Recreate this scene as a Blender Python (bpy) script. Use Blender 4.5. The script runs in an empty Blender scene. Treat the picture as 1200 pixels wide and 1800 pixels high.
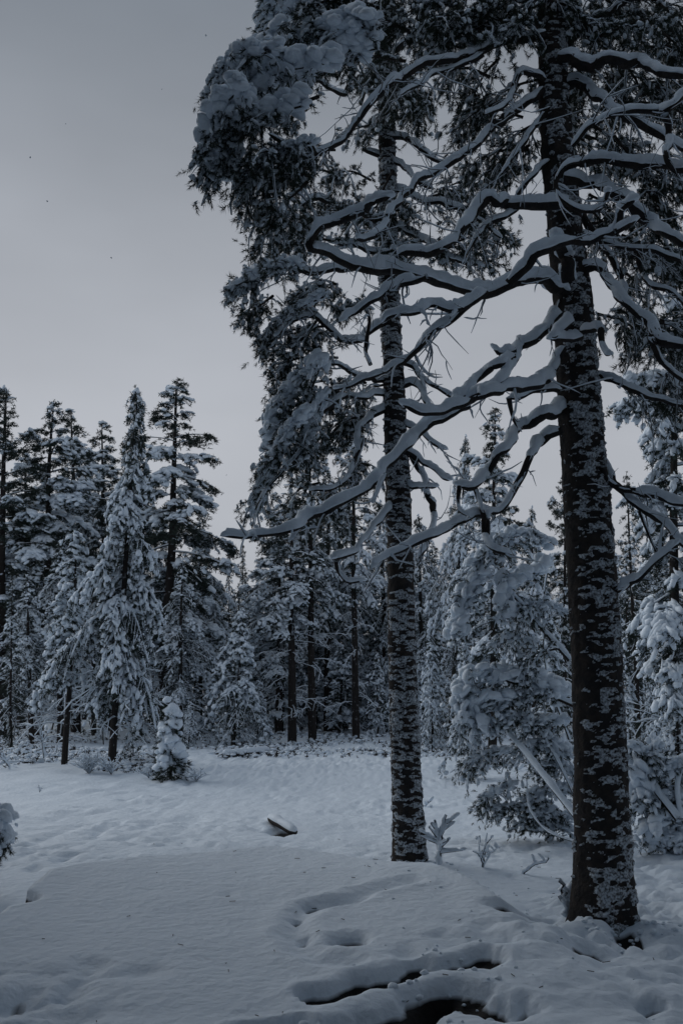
import bpy, bmesh, math
import numpy as np
from mathutils import Vector

SC = bpy.context.scene
COL = SC.collection
R = math.radians

# ------------------------------------------------------------------ camera
CAM_H, PITCH, FPX = 1.6, math.atan(315 / 1750), 1750.0
cam = bpy.data.cameras.new('camera')
cam.sensor_fit = 'VERTICAL'; cam.sensor_height = 36; cam.lens = 35
cam.clip_start = 0.1; cam.clip_end = 2000
camo = bpy.data.objects.new('camera', cam); COL.objects.link(camo)
camo.location = (0, 0, CAM_H); camo.rotation_euler = (math.pi / 2 + PITCH, 0, 0)
SC.camera = camo

# ------------------------------------------------------------------ world, sun, exposure
w = bpy.data.worlds.new('World'); SC.world = w; w.use_nodes = True
nt = w.node_tree; nt.nodes.clear()
SUN_EL, SUN_ROT = R(27), R(-56)
sky = nt.nodes.new('ShaderNodeTexSky'); sky.sky_type = 'NISHITA'; sky.sun_disc = False
sky.sun_elevation = SUN_EL; sky.sun_rotation = SUN_ROT
hs = nt.nodes.new('ShaderNodeHueSaturation'); hs.inputs['Saturation'].default_value = 0.22
tc = nt.nodes.new('ShaderNodeTexCoord')
mp = nt.nodes.new('ShaderNodeMapping'); mp.inputs['Scale'].default_value = (1.6, 1.6, 4.0)
ns = nt.nodes.new('ShaderNodeTexNoise'); ns.inputs['Scale'].default_value = 1.1; ns.inputs['Detail'].default_value = 4
rmp = nt.nodes.new('ShaderNodeMapRange'); rmp.inputs['From Min'].default_value = .3; rmp.inputs['From Max'].default_value = .7
rmp.inputs['To Min'].default_value = .84; rmp.inputs['To Max'].default_value = 1.08
cl = nt.nodes.new('ShaderNodeMix'); cl.data_type = 'RGBA'; cl.blend_type = 'MIX'
cl.inputs['Factor'].default_value = 0.93
sx_ = nt.nodes.new('ShaderNodeSeparateXYZ'); rp = nt.nodes.new('ShaderNodeValToRGB')   # even grey cloud layer, duller overhead
for i_, (p_, c_) in enumerate([(0, (.390, .412, .452)), (.24, (.425, .445, .487)), (.42, (.365, .390, .435)), (.60, (.215, .245, .288)), (1, (.145, .197, .268))]):
    e_ = rp.color_ramp.elements[i_] if i_ < 2 else rp.color_ramp.elements.new(p_)
    e_.position = p_; e_.color = (*c_, 1)
sc_ = nt.nodes.new('ShaderNodeMix'); sc_.data_type = 'RGBA'; sc_.blend_type = 'MULTIPLY'; sc_.inputs['Factor'].default_value = 1; sc_.inputs['B'].default_value = (10, 10, 10, 1)
mu = nt.nodes.new('ShaderNodeMix'); mu.data_type = 'RGBA'; mu.blend_type = 'MULTIPLY'; mu.inputs['Factor'].default_value = 1
bg = nt.nodes.new('ShaderNodeBackground'); bg.inputs['Strength'].default_value = 0.10
wo = nt.nodes.new('ShaderNodeOutputWorld')
L = nt.links.new
L(tc.outputs['Generated'], sx_.inputs[0]); L(sx_.outputs['Z'], rp.inputs[0]); L(rp.outputs[0], sc_.inputs['A']); L(sc_.outputs['Result'], cl.inputs['B'])
L(sky.outputs[0], hs.inputs['Color']); L(hs.outputs[0], cl.inputs['A'])
L(tc.outputs['Generated'], mp.inputs[0]); L(mp.outputs[0], ns.inputs['Vector']); L(ns.outputs[0], rmp.inputs['Value'])
L(cl.outputs['Result'], mu.inputs['A']); L(rmp.outputs[0], mu.inputs['B'])
L(mu.outputs['Result'], bg.inputs['Color']); L(bg.outputs[0], wo.inputs['Surface'])

sun = bpy.data.lights.new('sun', 'SUN'); sun.energy = 1.5; sun.angle = R(75); sun.color = (1, .985, .96)
suno = bpy.data.objects.new('sun', sun); COL.objects.link(suno)
suno.rotation_euler = (R(90) - SUN_EL, 0, math.pi - SUN_ROT); suno.location = (0, 0, 30)

vs = SC.view_settings
vs.view_transform = 'Standard'; vs.look = 'None'; vs.gamma = 1; vs.use_curve_mapping = False
vs.exposure = 0.0
SC.cycles.max_bounces = 6; SC.cycles.diffuse_bounces = 4; SC.cycles.glossy_bounces = 2

# ------------------------------------------------------------------ pixel of the photograph -> point of the place
SP, CP = math.sin(PITCH), math.cos(PITCH)
def at(px, py, Y):
    u = (px - 600) / FPX; v = (900 - py) / FPX
    t = Y / (CP - v * SP)
    return np.array((u * t, Y, CAM_H + (SP + v * CP) * t))
def gp(px, py, z=0.0):
    u = (px - 600) / FPX; v = (900 - py) / FPX
    t = (z - CAM_H) / (SP + v * CP)
    return np.array((u * t, (CP - v * SP) * t, z))

# ------------------------------------------------------------------ noise
def _h(ix, iy, iz, s):
    with np.errstate(over='ignore'):
        n = (ix.astype(np.uint32) * np.uint32(374761393) + iy.astype(np.uint32) * np.uint32(668265263)
             + iz.astype(np.uint32) * np.uint32(2147483647 - 1274126177) + np.uint32(s * 2654435 + 12345))
        n = (n ^ (n >> np.uint32(13))) * np.uint32(1274126177)
        n = (n ^ (n >> np.uint32(16))) * np.uint32(2246822519)
        n = n ^ (n >> np.uint32(15))
    return n.astype(np.float64) / 4294967295.0
def vn3(x, y, z, s=0):
    x, y, z = np.broadcast_arrays(np.asarray(x, float), np.asarray(y, float), np.asarray(z, float))
    xi, yi, zi = np.floor(x).astype(np.int64), np.floor(y).astype(np.int64), np.floor(z).astype(np.int64)
    fx, fy, fz = x - xi, y - yi, z - zi
    fx, fy, fz = (f * f * (3 - 2 * f) for f in (fx, fy, fz))
    o = 0
    for a in (0, 1):
        wx = fx if a else 1 - fx
        for b in (0, 1):
            wy = fy if b else 1 - fy
            for c in (0, 1):
                wz = fz if c else 1 - fz
                o = o + wx * wy * wz * _h(xi + a, yi + b, zi + c, s)
    return o
def vn2(x, y, s=0):
    x, y = np.broadcast_arrays(np.asarray(x, float), np.asarray(y, float))
    xi, yi = np.floor(x).astype(np.int64), np.floor(y).astype(np.int64)
    fx, fy = x - xi, y - yi
    fx, fy = fx * fx * (3 - 2 * fx), fy * fy * (3 - 2 * fy)
    z = np.zeros_like(xi)
    return ((1 - fx) * (1 - fy) * _h(xi, yi, z, s) + fx * (1 - fy) * _h(xi + 1, yi, z, s)
            + (1 - fx) * fy * _h(xi, yi + 1, z, s) + fx * fy * _h(xi + 1, yi + 1, z, s))
def fb2(x, y, s=0, o=3):
    v, a, t = 0, 1.0, 0
    for k in range(o):
        v = v + a * vn2(x * 2 ** k + 17.3 * k, y * 2 ** k - 9.1 * k, s + k); t += a; a *= .5
    return v / t
def sm(a, b, x):
    t = np.clip((x - a) / (b - a), 0, 1); return t * t * (3 - 2 * t)

# ------------------------------------------------------------------ materials
def mat(name, base, rough=.7, bump=None, vary=None, spec=.3):
    m = bpy.data.materials.new(name); m.use_nodes = True
    t = m.node_tree; b = t.nodes['Principled BSDF']
    b.inputs['Base Color'].default_value = (*base, 1); b.inputs['Roughness'].default_value = rough
    b.inputs['Specular IOR Level'].default_value = spec
    co = t.nodes.new('ShaderNodeTexCoord')
    if vary:
        (c2, sc, lo, hi) = vary
        n = t.nodes.new('ShaderNodeTexNoise'); n.inputs['Scale'].default_value = sc; n.inputs['Detail'].default_value = 5
        r = t.nodes.new('ShaderNodeMapRange'); r.inputs['From Min'].default_value = lo; r.inputs['From Max'].default_value = hi
        x = t.nodes.new('ShaderNodeMix'); x.data_type = 'RGBA'
        x.inputs['A'].default_value = (*base, 1); x.inputs['B'].default_value = (*c2, 1)
        t.links.new(co.outputs['Object'], n.inputs['Vector']); t.links.new(n.outputs[0], r.inputs['Value'])
        t.links.new(r.outputs[0], x.inputs['Factor']); t.links.new(x.outputs['Result'], b.inputs['Base Color'])
    if bump:
        (sc, st, ds) = bump
        n2 = t.nodes.new('ShaderNodeTexNoise'); n2.inputs['Scale'].default_value = sc; n2.inputs['Detail'].default_value = 6
        bp = t.nodes.new('ShaderNodeBump'); bp.inputs['Strength'].default_value = st; bp.inputs['Distance'].default_value = ds
        t.links.new(co.outputs['Object'], n2.inputs['Vector']); t.links.new(n2.outputs[0], bp.inputs['Height'])
        t.links.new(bp.outputs[0], b.inputs['Normal'])
    return m
M_SNOW = mat('snow', (.70, .78, .865), .6, bump=(55, .6, .014), spec=.15)
M_GSNOW = mat('ground_snow', (.70, .78, .865), .65, bump=(16, .5, .035), spec=.15)
_t = M_GSNOW.node_tree; _at = _t.nodes.new('ShaderNodeAttribute'); _at.attribute_name = 'cut'      # bare peat in the ditch; shade painted into the deep pits
_r = _t.nodes.new('ShaderNodeMapRange'); _r.inputs['From Min'].default_value = .052; _r.inputs['From Max'].default_value = .072
_x = _t.nodes.new('ShaderNodeMix'); _x.data_type = 'RGBA'; _x.inputs['A'].default_value = (.70, .78, .865, 1); _x.inputs['B'].default_value = (.012, .011, .011, 1)
_t.links.new(_at.outputs['Fac'], _r.inputs['Value']); _t.links.new(_r.outputs[0], _x.inputs['Factor']); _t.links.new(_x.outputs['Result'], _t.nodes['Principled BSDF'].inputs['Base Color'])
M_BARK = mat('pine_bark', (.026, .025, .026), .9, bump=(40, .8, .02), vary=((.045, .038, .034), 14, .4, .7), spec=.1)
M_FROST = mat('frost_on_bark', (.060, .058, .058), .8, bump=(70, .8, .012), vary=((.52, .585, .65), 60, .36, .62), spec=.1)
M_FBARK = mat('far_bark', (.030, .027, .026), .9, vary=((.30, .31, .33), 9, .62, .72), spec=.1)
M_WOOD = mat('twig_bark', (.028, .025, .024), .9, vary=((.050, .043, .038), 20, .4, .7), spec=.1)
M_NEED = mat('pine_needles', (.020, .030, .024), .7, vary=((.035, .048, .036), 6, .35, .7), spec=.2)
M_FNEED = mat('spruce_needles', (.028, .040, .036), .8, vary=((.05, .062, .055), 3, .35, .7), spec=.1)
M_SOIL = mat('wet_peat', (.012, .011, .011), .45, bump=(60, .5, .02), spec=.2)

# ------------------------------------------------------------------ mesh builders
class Geo:
    def __init__(s): s.V = []; s.F = []; s.n = 0
    def add(s, V, F):
        if len(V) == 0: return
        s.V.append(np.asarray(V, np.float32)); s.F.append(np.asarray(F, np.int32) + s.n); s.n += len(V)
    def mesh(s, name, m, smooth=True):
        V = np.concatenate(s.V) if s.V else np.zeros((0, 3), np.float32)
        F = np.concatenate(s.F) if s.F else np.zeros((0, 3), np.int32)
        me = bpy.data.meshes.new(name)
        me.vertices.add(len(V)); me.vertices.foreach_set('co', V.ravel())
        me.loops.add(F.size); me.loops.foreach_set('vertex_index', F.ravel())
        me.polygons.add(len(F)); me.polygons.foreach_set('loop_start', np.arange(0, F.size, 3, dtype=np.int32))
        me.polygons.foreach_set('use_smooth', np.full(len(F), smooth))
        me.update(calc_edges=True); me.materials.append(m)
        return me
    def obj(s, name, m, parent=None, smooth=True, kind=None, loc=None):
        if not s.V: return None
        if loc is not None:
            s.V = [v - np.asarray(loc, np.float32) for v in s.V]
        o = bpy.data.objects.new(name, s.mesh(name, m, smooth)); COL.objects.link(o)
        if loc is not None: o.location = loc
        if parent is not None: o.parent = parent
        if kind: o['kind'] = kind
        return o

def thing(name, label, cat, loc, group=None):
    o = bpy.data.objects.new(name, None); COL.objects.link(o)
    o.empty_display_size = .1
    o.location = loc; o['label'] = label; o['category'] = cat
    if group: o['group'] = group
    return o

def nrm(v): return v / np.maximum(np.linalg.norm(v, axis=-1, keepdims=True), 1e-9)
Z = np.array((0, 0, 1.0))
def grid_faces(n, k, m):
    i, j, a = np.meshgrid(np.arange(n), np.arange(k - 1), np.arange(m), indexing='ij')
    b = (a + 1) % m; base = i * k * m
    p00 = base + j * m + a; p01 = base + j * m + b; p10 = p00 + m; p11 = base + (j + 1) * m + b
    return np.concatenate([np.stack([p00, p01, p11], -1).reshape(-1, 3), np.stack([p00, p11, p10], -1).reshape(-1, 3)])
def frame(P):
    T = nrm(np.gradient(P, axis=1))
    mt = nrm(P[:, -1] - P[:, 0]); s0 = np.cross(mt, Z)
    bad = np.linalg.norm(s0, axis=-1) < .15; s0[bad] = np.cross(mt[bad], np.array((1.0, 0, 0)))
    return T, nrm(s0)
def tubes(P, Rd, sides=6):
    T, s0 = frame(P)
    S = nrm(s0[:, None] - (s0[:, None] * T).sum(-1, keepdims=True) * T); U = np.cross(S, T)
    a = np.arange(sides) * 2 * math.pi / sides
    V = P[:, :, None] + Rd[:, :, None, None] * (np.cos(a)[:, None] * S[:, :, None] + np.sin(a)[:, None] * U[:, :, None])
    n, k = P.shape[:2]
    return V.reshape(-1, 3), grid_faces(n, k, sides)
def snowcaps(P, Rd, H, m=8, wob=None):
    T, s0 = frame(P)
    S = np.cross(T, Z); l = np.linalg.norm(S, axis=-1, keepdims=True)
    S = np.where(l > .12, S / np.maximum(l, 1e-6), s0[:, None]); U = np.cross(S, T); U = np.where(U[..., 2:] < 0, -U, U)
    a = np.arange(m) * 2 * math.pi / m + .01
    ca, sa = np.cos(a), np.sin(a)
    W = Rd * .95 + np.minimum(H, Rd * 3 + .03) * .30
    up = (Rd * .8 + H)[:, :, None] * np.where(sa > 0, np.abs(sa) ** .8, 0) + (Rd * .85)[:, :, None] * np.where(sa < 0, sa, 0) * .25
    xx = W[:, :, None] * np.sign(ca) * np.abs(ca) ** .85
    if wob is not None: xx = xx * wob; 
    V = P[:, :, None] + xx[..., None] * S[:, :, None] + up[..., None] * U[:, :, None]
    n, k = P.shape[:2]
    return V.reshape(-1, 3), grid_faces(n, k, m)
def crom(pts, step):
    p = np.asarray(pts, float)
    if len(p) == 2: p = np.array([p[0], (p[0] + p[1]) / 2, p[1]])
    q = np.vstack([2 * p[0] - p[1], p, 2 * p[-1] - p[-2]]); out = []
    for i in range(1, len(q) - 2):
        a, b, c, d = q[i - 1:i + 3]; t = np.linspace(0, 1, 16, endpoint=False)[:, None]
        out.append(.5 * (2 * b + (c - a) * t + (2 * a - 5 * b + 4 * c - d) * t ** 2 + (3 * b - a - 3 * c + d) * t ** 3))
    out = np.vstack(out + [p[-1:]])
    s = np.r_[0, np.cumsum(np.linalg.norm(np.diff(out, axis=0), axis=1))]
    n = max(4, int(s[-1] / step) + 1); u = np.linspace(0, s[-1], n)
    return np.stack([np.interp(u, s, out[:, k]) for k in range(3)], 1), u

def ico(sub):
    bm = bmesh.new(); bmesh.ops.create_icosphere(bm, subdivisions=sub, radius=1)
    V = np.array([v.co[:] for v in bm.verts]); F = np.array([[v.index for v in f.verts] for f in bm.faces]); bm.free()
    return V, F
def lump_set(sub, n, amp, seed):
    V, F = ico(sub); o = []
    for k in range(n):
        d = 1 + amp * 2 * (vn3(V[:, 0] * 1.3 + 9 * k, V[:, 1] * 1.3, V[:, 2] * 1.3, seed) - .5) + amp * 1.2 * (vn3(V[:, 0] * 3, V[:, 1] * 3 + 5 * k, V[:, 2] * 3, seed + 3) - .5)
        W = V * d[:, None]; W[:, 2] = np.where(W[:, 2] < 0, W[:, 2] * .55, W[:, 2])
        o.append((W, F))
    return o
LUMP0 = lump_set(1, 6, .42, 1)      # 20 faces
LUMP1 = lump_set(2, 6, .26, 2)      # 80 faces
LUMP2 = lump_set(3, 6, .20, 3)      # 320 faces
def scatter(geo, temps, C, M, rng):
    if len(C) == 0: return
    idx = rng.integers(0, len(temps), len(C))
    for k, (V, F) in enumerate(temps):
        s = np.where(idx == k)[0]
        if len(s) == 0: continue
        W = np.einsum('nij,vj->nvi', M[s], V) + C[s][:, None]
        geo.add(W.reshape(-1, 3), (F[None] + (np.arange(len(s)) * len(V))[:, None, None]).reshape(-1, 3))
def tuft(seed, nb, ln, wd, spread, core=0):
    r = np.random.default_rng(seed); V = []; F = []
    for i in range(nb):
        z = r.uniform(0, .75); a = r.uniform(0, 6.283); e = r.uniform(*spread)
        d = np.array((math.cos(a) * math.cos(e), math.sin(a) * math.cos(e), math.sin(e)))
        s = np.cross(d, r.normal(size=3)); s /= np.linalg.norm(s)
        b = np.array((0, 0, z)); l = ln * r.uniform(.7, 1.15)
        V += [b - s * wd, b + s * wd, b + d * l]; F.append((3 * i, 3 * i + 1, 3 * i + 2))
    if core:
        n0 = len(V); V += [(0, 0, -.1), (0, 0, 1.05)] + [(core * math.cos(q), core * math.sin(q), .55) for q in np.arange(5) * 1.2566]
        for q in range(5):
            a_, b_ = n0 + 2 + q, n0 + 2 + (q + 1) % 5; F += [(n0, b_, a_), (n0 + 1, a_, b_)]
    return np.array(V, float), np.array(F)
TUFT = [tuft(k, 27, .50, .031, (.30, 1.3), 0) for k in range(6)]       # along +z, unit stem
FTUFT = [tuft(20 + k, 9, .8, .10, (-.2, 1.1)) for k in range(6)]
def basis(D, rng):
    D = nrm(D); r = rng.normal(size=D.shape); X = nrm(np.cross(D, r)); Y = np.cross(D, X)
    return np.stack([X, Y, D], -1)
def lump_mats(T, ln, wd, th, rng):
    """columns: along the twig, sideways, up"""
    T = nrm(T); S = np.cross(Z[None], T); l = np.linalg.norm(S, axis=1, keepdims=True)
    S = np.where(l > .1, S / np.maximum(l, 1e-6), np.array((1.0, 0, 0))); U = np.cross(T, S)
    return np.stack([T * ln[:, None], S * wd[:, None], U * th[:, None]], -1)

# ------------------------------------------------------------------ ground
crest = np.array([gp(x, y, .20) for x, y in [(-160, 1660), (0, 1590), (60, 1538), (250, 1515), (400, 1500), (480, 1490), (620, 1497), (690, 1514), (760, 1522), (880, 1575), (960, 1590)]])
PITS = [  # px, py, half width px, half height px, depth
    (125, 1745, 24, 14, 0.043), (45, 1745, 24, 14, 0.043), (20, 1770, 24, 14, 0.031), (160, 1700, 26, 10, 0.031), (255, 1708, 40, 8, 0.025),
    (612, 1652, 26, 7, 0.130), (535, 1650, 10, 22, 0.037), (520, 1615, 5, 26, 0.100), (585, 1585, 40, 7, 0.031), (640, 1575, 20, 6, 0.025), (545, 1590, 9, 8, 0.037),
    (930, 1598, 55, 10, 0.130), (1038, 1660, 30, 8, 0.120), (1105, 1643, 24, 8, 0.110), (1150, 1768, 20, 5, 0.120), (1130, 1685, 9, 5, 0.031),
    (880, 1650, 40, 10, 0.031), (790, 1650, 30, 9, 0.031), (715, 1675, 22, 8, 0.037), (850, 1625, 22, 8, 0.043),
    (120, 1508, 9, 5, 0.100), (62, 1525, 12, 4, 0.037), (15, 1418, 30, 5, 0.043), (145, 1440, 60, 5, 0.031), (250, 1446, 30, 6, 0.043), (330, 1440, 26, 5, 0.043),
    (500, 1460, 26, 6, 0.100), (640, 1420, 45, 8, 0.037), (600, 1455, 30, 6, 0.037), (660, 1455, 40, 7, 0.037), (560, 1395, 30, 5, 0.037), (670, 1510, 24, 5, 0.037),
    (400, 1572, 10, 4, 0.019), (640, 1720, 35, 5, 0.043), (1140, 1535, 12, 6, 0.043), (1130, 1585, 14, 7, 0.043), (1180, 1600, 14, 7, 0.043), (1160, 1560, 14, 5, 0.037),
    (945, 1520, 10, 4, 0.031), (820, 1505, 12, 5, 0.031), (900, 1540, 10, 4, 0.031), (775, 1500, 12, 4, 0.037)]
TRENCH = [([(560, 1752), (610, 1738), (660, 1722), (740, 1704), (800, 1697), (855, 1681)], .115),
          ([(560, 1835), (680, 1806), (745, 1772), (790, 1760), (850, 1772)], .19),
          ([(735, 1783), (775, 1745)], .07), ([(300, 1850), (430, 1810), (520, 1800)], .07)]
def segd(x, y, pl):
    d = np.full(np.shape(x), 1e9)
    for a, b in zip(pl[:-1], pl[1:]):
        v = b - a; t = np.clip(((x - a[0]) * v[0] + (y - a[1]) * v[1]) / (v @ v), 0, 1)
        d = np.minimum(d, np.hypot(x - a[0] - t * v[0], y - a[1] - t * v[1]))
    return d
def ground_h(x, y, cut=True):
    x = np.asarray(x, float); y = np.asarray(y, float)
    far = sm(14, 45, y)
    h = .16 * (fb2(x * .22 + 3, y * .22, 5) - .5) + .9 * far * (fb2(x * .05, y * .05, 6) - .5)
    yb = np.interp(x, crest[:, 0], crest[:, 1]) + .25 * (vn2(x * 1.1, x * 0, 41) - .5)
    bank = sm(-.32, .08, yb - y) * (1 - sm(1.0, 1.9, x))
    h = h + (.25 * np.clip((y - 5.3) / np.maximum(yb - 5.3, .5), 0, 1.02) ** .8 + .03) * bank - .04
    right = sm(-.25, .5, x - .55 * (y - 5.6)) * (1 - bank * .6); lowl = (1 - sm(5.2, 6.4, y)) * (1 - sm(-1.6, -.8, x))
    plain = sm(9, 11, y)
    for (bx_, by_) in ((1.91, 7.2), (.66, 9.6)):
        k_ = np.exp(-((x - bx_) ** 2 + (y - by_) ** 2) / .8 ** 2); h = h * (1 - k_) + .06 * k_
    patch = sm(.40, .62, fb2(x * .7 + 5, y * .7, 51))
    rough = np.clip(right * (.8 + .4 * patch) + lowl * .7 + (.22 + .4 * patch) * plain + .6 * sm(19, 24, y), .06, 1)
    rough = rough * (1 - .75 * np.exp(-(((x - .45) / .9) ** 2 + ((y - 5.0) / .75) ** 2)))
    b1 = vn2(x * 2.3, y * 2.3, 11); b2 = vn2(x * 5.5 + 4, y * 5.5, 12); b3 = vn2(x * 11, y * 11, 13)
    h = h + rough * (.16 * np.sqrt(np.abs(b1 - .5) + .01) + .10 * np.sqrt(np.abs(b2 - .5) + .004) + .06 * np.sqrt(np.abs(b3 - .5) + .004) + .03 * np.sqrt(np.abs(vn2(x * 19, y * 19, 14) - .5) + .004)) - rough * .145
    h = h + .012 * (fb2(x * 3, y * 3, 15) - .5) + .006 * (vn2(x * 23, y * 23, 16) - .5)
    if not cut: return h
    for (cx, cy, rx, ry, d) in PW:
        k = np.abs(x - cx) < 3 * rx; k &= np.abs(y - cy) < 3 * ry
        if not k.any(): continue
        q = (((x[k] if x.ndim else x) - cx) / rx) ** 2 + (((y[k] if y.ndim else y) - cy) / ry) ** 2
        q = q * (1 + .9 * (vn2((x[k] if x.ndim else x) * 9, (y[k] if y.ndim else y) * 9, 19) - .5))
        dd = d * np.exp(-q ** 1.6)
        if x.ndim: h[k] -= dd
        else: h = h - dd[()] if hasattr(dd, 'shape') else h - dd
    dt = segd(x, y, TRACK) / .075 + .7 * (vn2(x * 8, y * 8, 61) - .5)
    h = h - .034 * np.exp(-dt ** 2) + .012 * np.exp(-((dt - 2.2) / .8) ** 2)
    for pl, wd in TW:
        dd = segd(x, y, pl) / wd + .9 * (vn2(x * 5, y * 5, 23) - .5) + .45 * (vn2(x * 13, y * 13, 24) - .5)
        h = h - .085 * (1 - sm(.66, 1.05, dd)) + .012 * np.exp(-((dd - 1.5) / .5) ** 2)
    dl = np.hypot((x - LEFTPIT[0]) / .24, (y - LEFTPIT[1]) / .22) + .6 * (vn2(x * 6, y * 6, 27) - .5)
    h = h - .17 * (1 - sm(.7, 1.0, dl))
    return h
_tt = np.arange(3.2, 60, .02)
def gph(px, py):
    """the point of the snow surface seen at this pixel"""
    u = (px - 600) / FPX; v = (900 - py) / FPX
    X, Y_, Z_ = u * _tt, (CP - v * SP) * _tt, CAM_H + (SP + v * CP) * _tt
    b = np.nonzero(Z_ < ground_h(X, Y_, False))[0]
    i = b[0] if len(b) else -1
    return np.array((X[i], Y_[i], Z_[i]))
PW = []
for (px, py, hw, hh, d) in PITS:
    c = gph(px, py); k_ = c[1] / FPX * 1.02; PW.append((c[0], c[1], max(.03, hw * k_), max(.05, min(hh * k_ * c[1] / 1.5, hw * k_ * 2.2)), d))
TRACK = np.array([gph(*p)[:2] for p in [(720, 1548), (660, 1562), (600, 1580), (545, 1592), (522, 1612), (520, 1640), (530, 1668), (560, 1682), (610, 1690)]])
TW = [(np.array([gph(*p)[:2] for p in pl]), wd) for pl, wd in TRENCH]
LEFTPIT = gph(8, 1578)
def gh(x, y): return float(ground_h(np.array([x]), np.array([y]))[0])
def spaced(lo, hi, step, end, g):
    o = list(np.arange(lo, hi, step)); s = step
    while o[-1] < end: s = min(s * g, 14); o.append(o[-1] + s)
    return np.array(o)
xr = spaced(0, 3.0, .037, 320, 1.055); xs = np.r_[-xr[:0:-1], xr]
ys = np.r_[-spaced(-3.6, 2, .2, 120, 1.25)[::-1], spaced(3.9, 10.2, .033, 420, 1.03)]
ys = np.unique(np.round(ys, 4))
gx, gy = np.meshgrid(xs, ys); gz = ground_h(gx.ravel(), gy.ravel())
nx, ny = len(xs), len(ys)
ii = (np.arange(ny - 1)[:, None] * nx + np.arange(nx - 1)[None]).ravel()
g = Geo(); g.add(np.stack([gx.ravel(), gy.ravel(), gz], 1), np.concatenate([np.stack([ii, ii + 1, ii + nx + 1], 1), np.stack([ii, ii + nx + 1, ii + nx], 1)]))
o = g.obj('ground', M_GSNOW); o['kind'] = 'structure'
_ca = o.data.attributes.new('cut', 'FLOAT', 'POINT'); _ca.data.foreach_set('value', (ground_h(gx.ravel(), gy.ravel(), False) - gz).astype(np.float32))
g = Geo()
xx, yy = np.meshgrid(np.linspace(-3.4, 2.2, 90), np.linspace(3.6, 9.4, 90)); zz = -.20 + .03 * (fb2(xx * 6, yy * 6, 31) - .5)
ii = (np.arange(89)[:, None] * 90 + np.arange(89)[None]).ravel()
g.add(np.stack([xx.ravel(), yy.ravel(), zz.ravel()], 1), np.concatenate([np.stack([ii, ii + 1, ii + 91], 1), np.stack([ii, ii + 91, ii + 90], 1)]))
o = g.obj('stream', M_SOIL); o['kind'] = 'structure'

# ------------------------------------------------------------------ the two big pines
def trunk(parent, base_z, pts, ledge, side, seed, cover, kx):
    """pts: (px,py,width px); one depth; bark plates displaced, snow resting on their ledges"""
    Y = parent['_Y']
    C = np.array([at(p[0], p[1], Y) for p in pts]); sc = np.array([np.linalg.norm(at(p[0] + 1, p[1], Y) - at(p[0], p[1], Y)) for p in pts])
    rad = np.array([p[2] / 2 for p in pts]) * sc
    z0 = C[0, 2]; vis_top = at(0, -20, Y)[2]
    zs = np.r_[np.arange(z0, vis_top, .0092), np.arange(vis_top, C[-1, 2], .1)]
    nth = 100
    cx = np.interp(zs, C[:, 2], C[:, 0]) + .012 * (vn2(zs * 1.5, zs * 0, seed) - .5); cy = Y + .05 * (vn2(zs * .6, zs * 0, seed + 1) - .5); rr = np.interp(zs, C[:, 2], rad)
    rr = rr * (1 + .34 * np.exp(-(zs - z0) / .12))
    th = np.arange(nth) * 2 * math.pi / nth
    TH, ZZ = np.meshgrid(th, zs); RR = rr[:, None] * (1 + .13 * np.exp(-(zs - z0) / .22)[:, None] * np.sin(5 * TH + seed + 1.5 * np.sin(TH)))
    ux, uy = np.cos(TH), np.sin(TH)
    def n3(fa, fz, s): return vn3(ux * RR * fa, uy * RR * fa, ZZ * fz, s)
    plates = n3(26, 9, seed + 2); cr = n3(60, 22, seed + 3)
    wz = ZZ + ledge * .55 * (n3(14, 6, seed + 4) - .5)
    def n3w(fa, fz, sd): return vn3(ux * RR * fa, uy * RR * fa, wz * fz, sd)
    flake = n3w(kx, 1.75 / ledge, seed + 5) * .52 + n3w(kx * 2.0, 3.4 / ledge, seed + 9) * .32 + n3w(kx * 4, 6.5 / ledge, seed + 10) * .16
    mask = n3(6, 3.0, seed + 6)
    bark = RR * (1 + .03 * (n3(5, 1, seed + 7) - .5)) + .018 * (plates - .5) + .008 * (cr - .5) + .010 * flake
    def ring(RA):
        return np.stack([cx[:, None] + RA * ux, cy[:, None] + RA * uy, ZZ], -1).reshape(-1, 3)
    F = grid_faces(1, len(zs), nth)
    VB = ring(bark).reshape(len(zs), nth, 3)[::2, ::2]
    g = Geo(); g.add(VB.reshape(-1, 3), grid_faces(1, VB.shape[0], VB.shape[1]))
    tr = g.obj('trunk', M_BARK, parent, loc=tuple(parent['_b']))
    tr.location = (0, 0, 0)
    fac = side(ux, uy)
    S = (flake - .5) * 3.2 + .5 * (mask - .5) + fac + (cover - .5) * 1.6
    S = np.where((ZZ > vis_top) | (np.gradient(flake, axis=0) > .10), -1, S)
    thick = np.where(S > 0, .003 + .017 * np.clip(S, 0, 1) ** .8, -.008)
    V = ring(bark + thick); keep = (S.ravel()[F] > 0).any(1); F2 = F[keep]
    used = np.unique(F2); mp_ = np.full(len(V), -1); mp_[used] = np.arange(len(used))
    g = Geo(); g.add(V[used], mp_[F2])
    so = g.obj('bark_snow', M_FROST, tr, loc=tuple(parent['_b'])); so.location = (0, 0, 0); so['kind'] = 'stuff'
    return tr, (lambda z: float(np.interp(z, C[:, 2], rad)))

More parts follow.
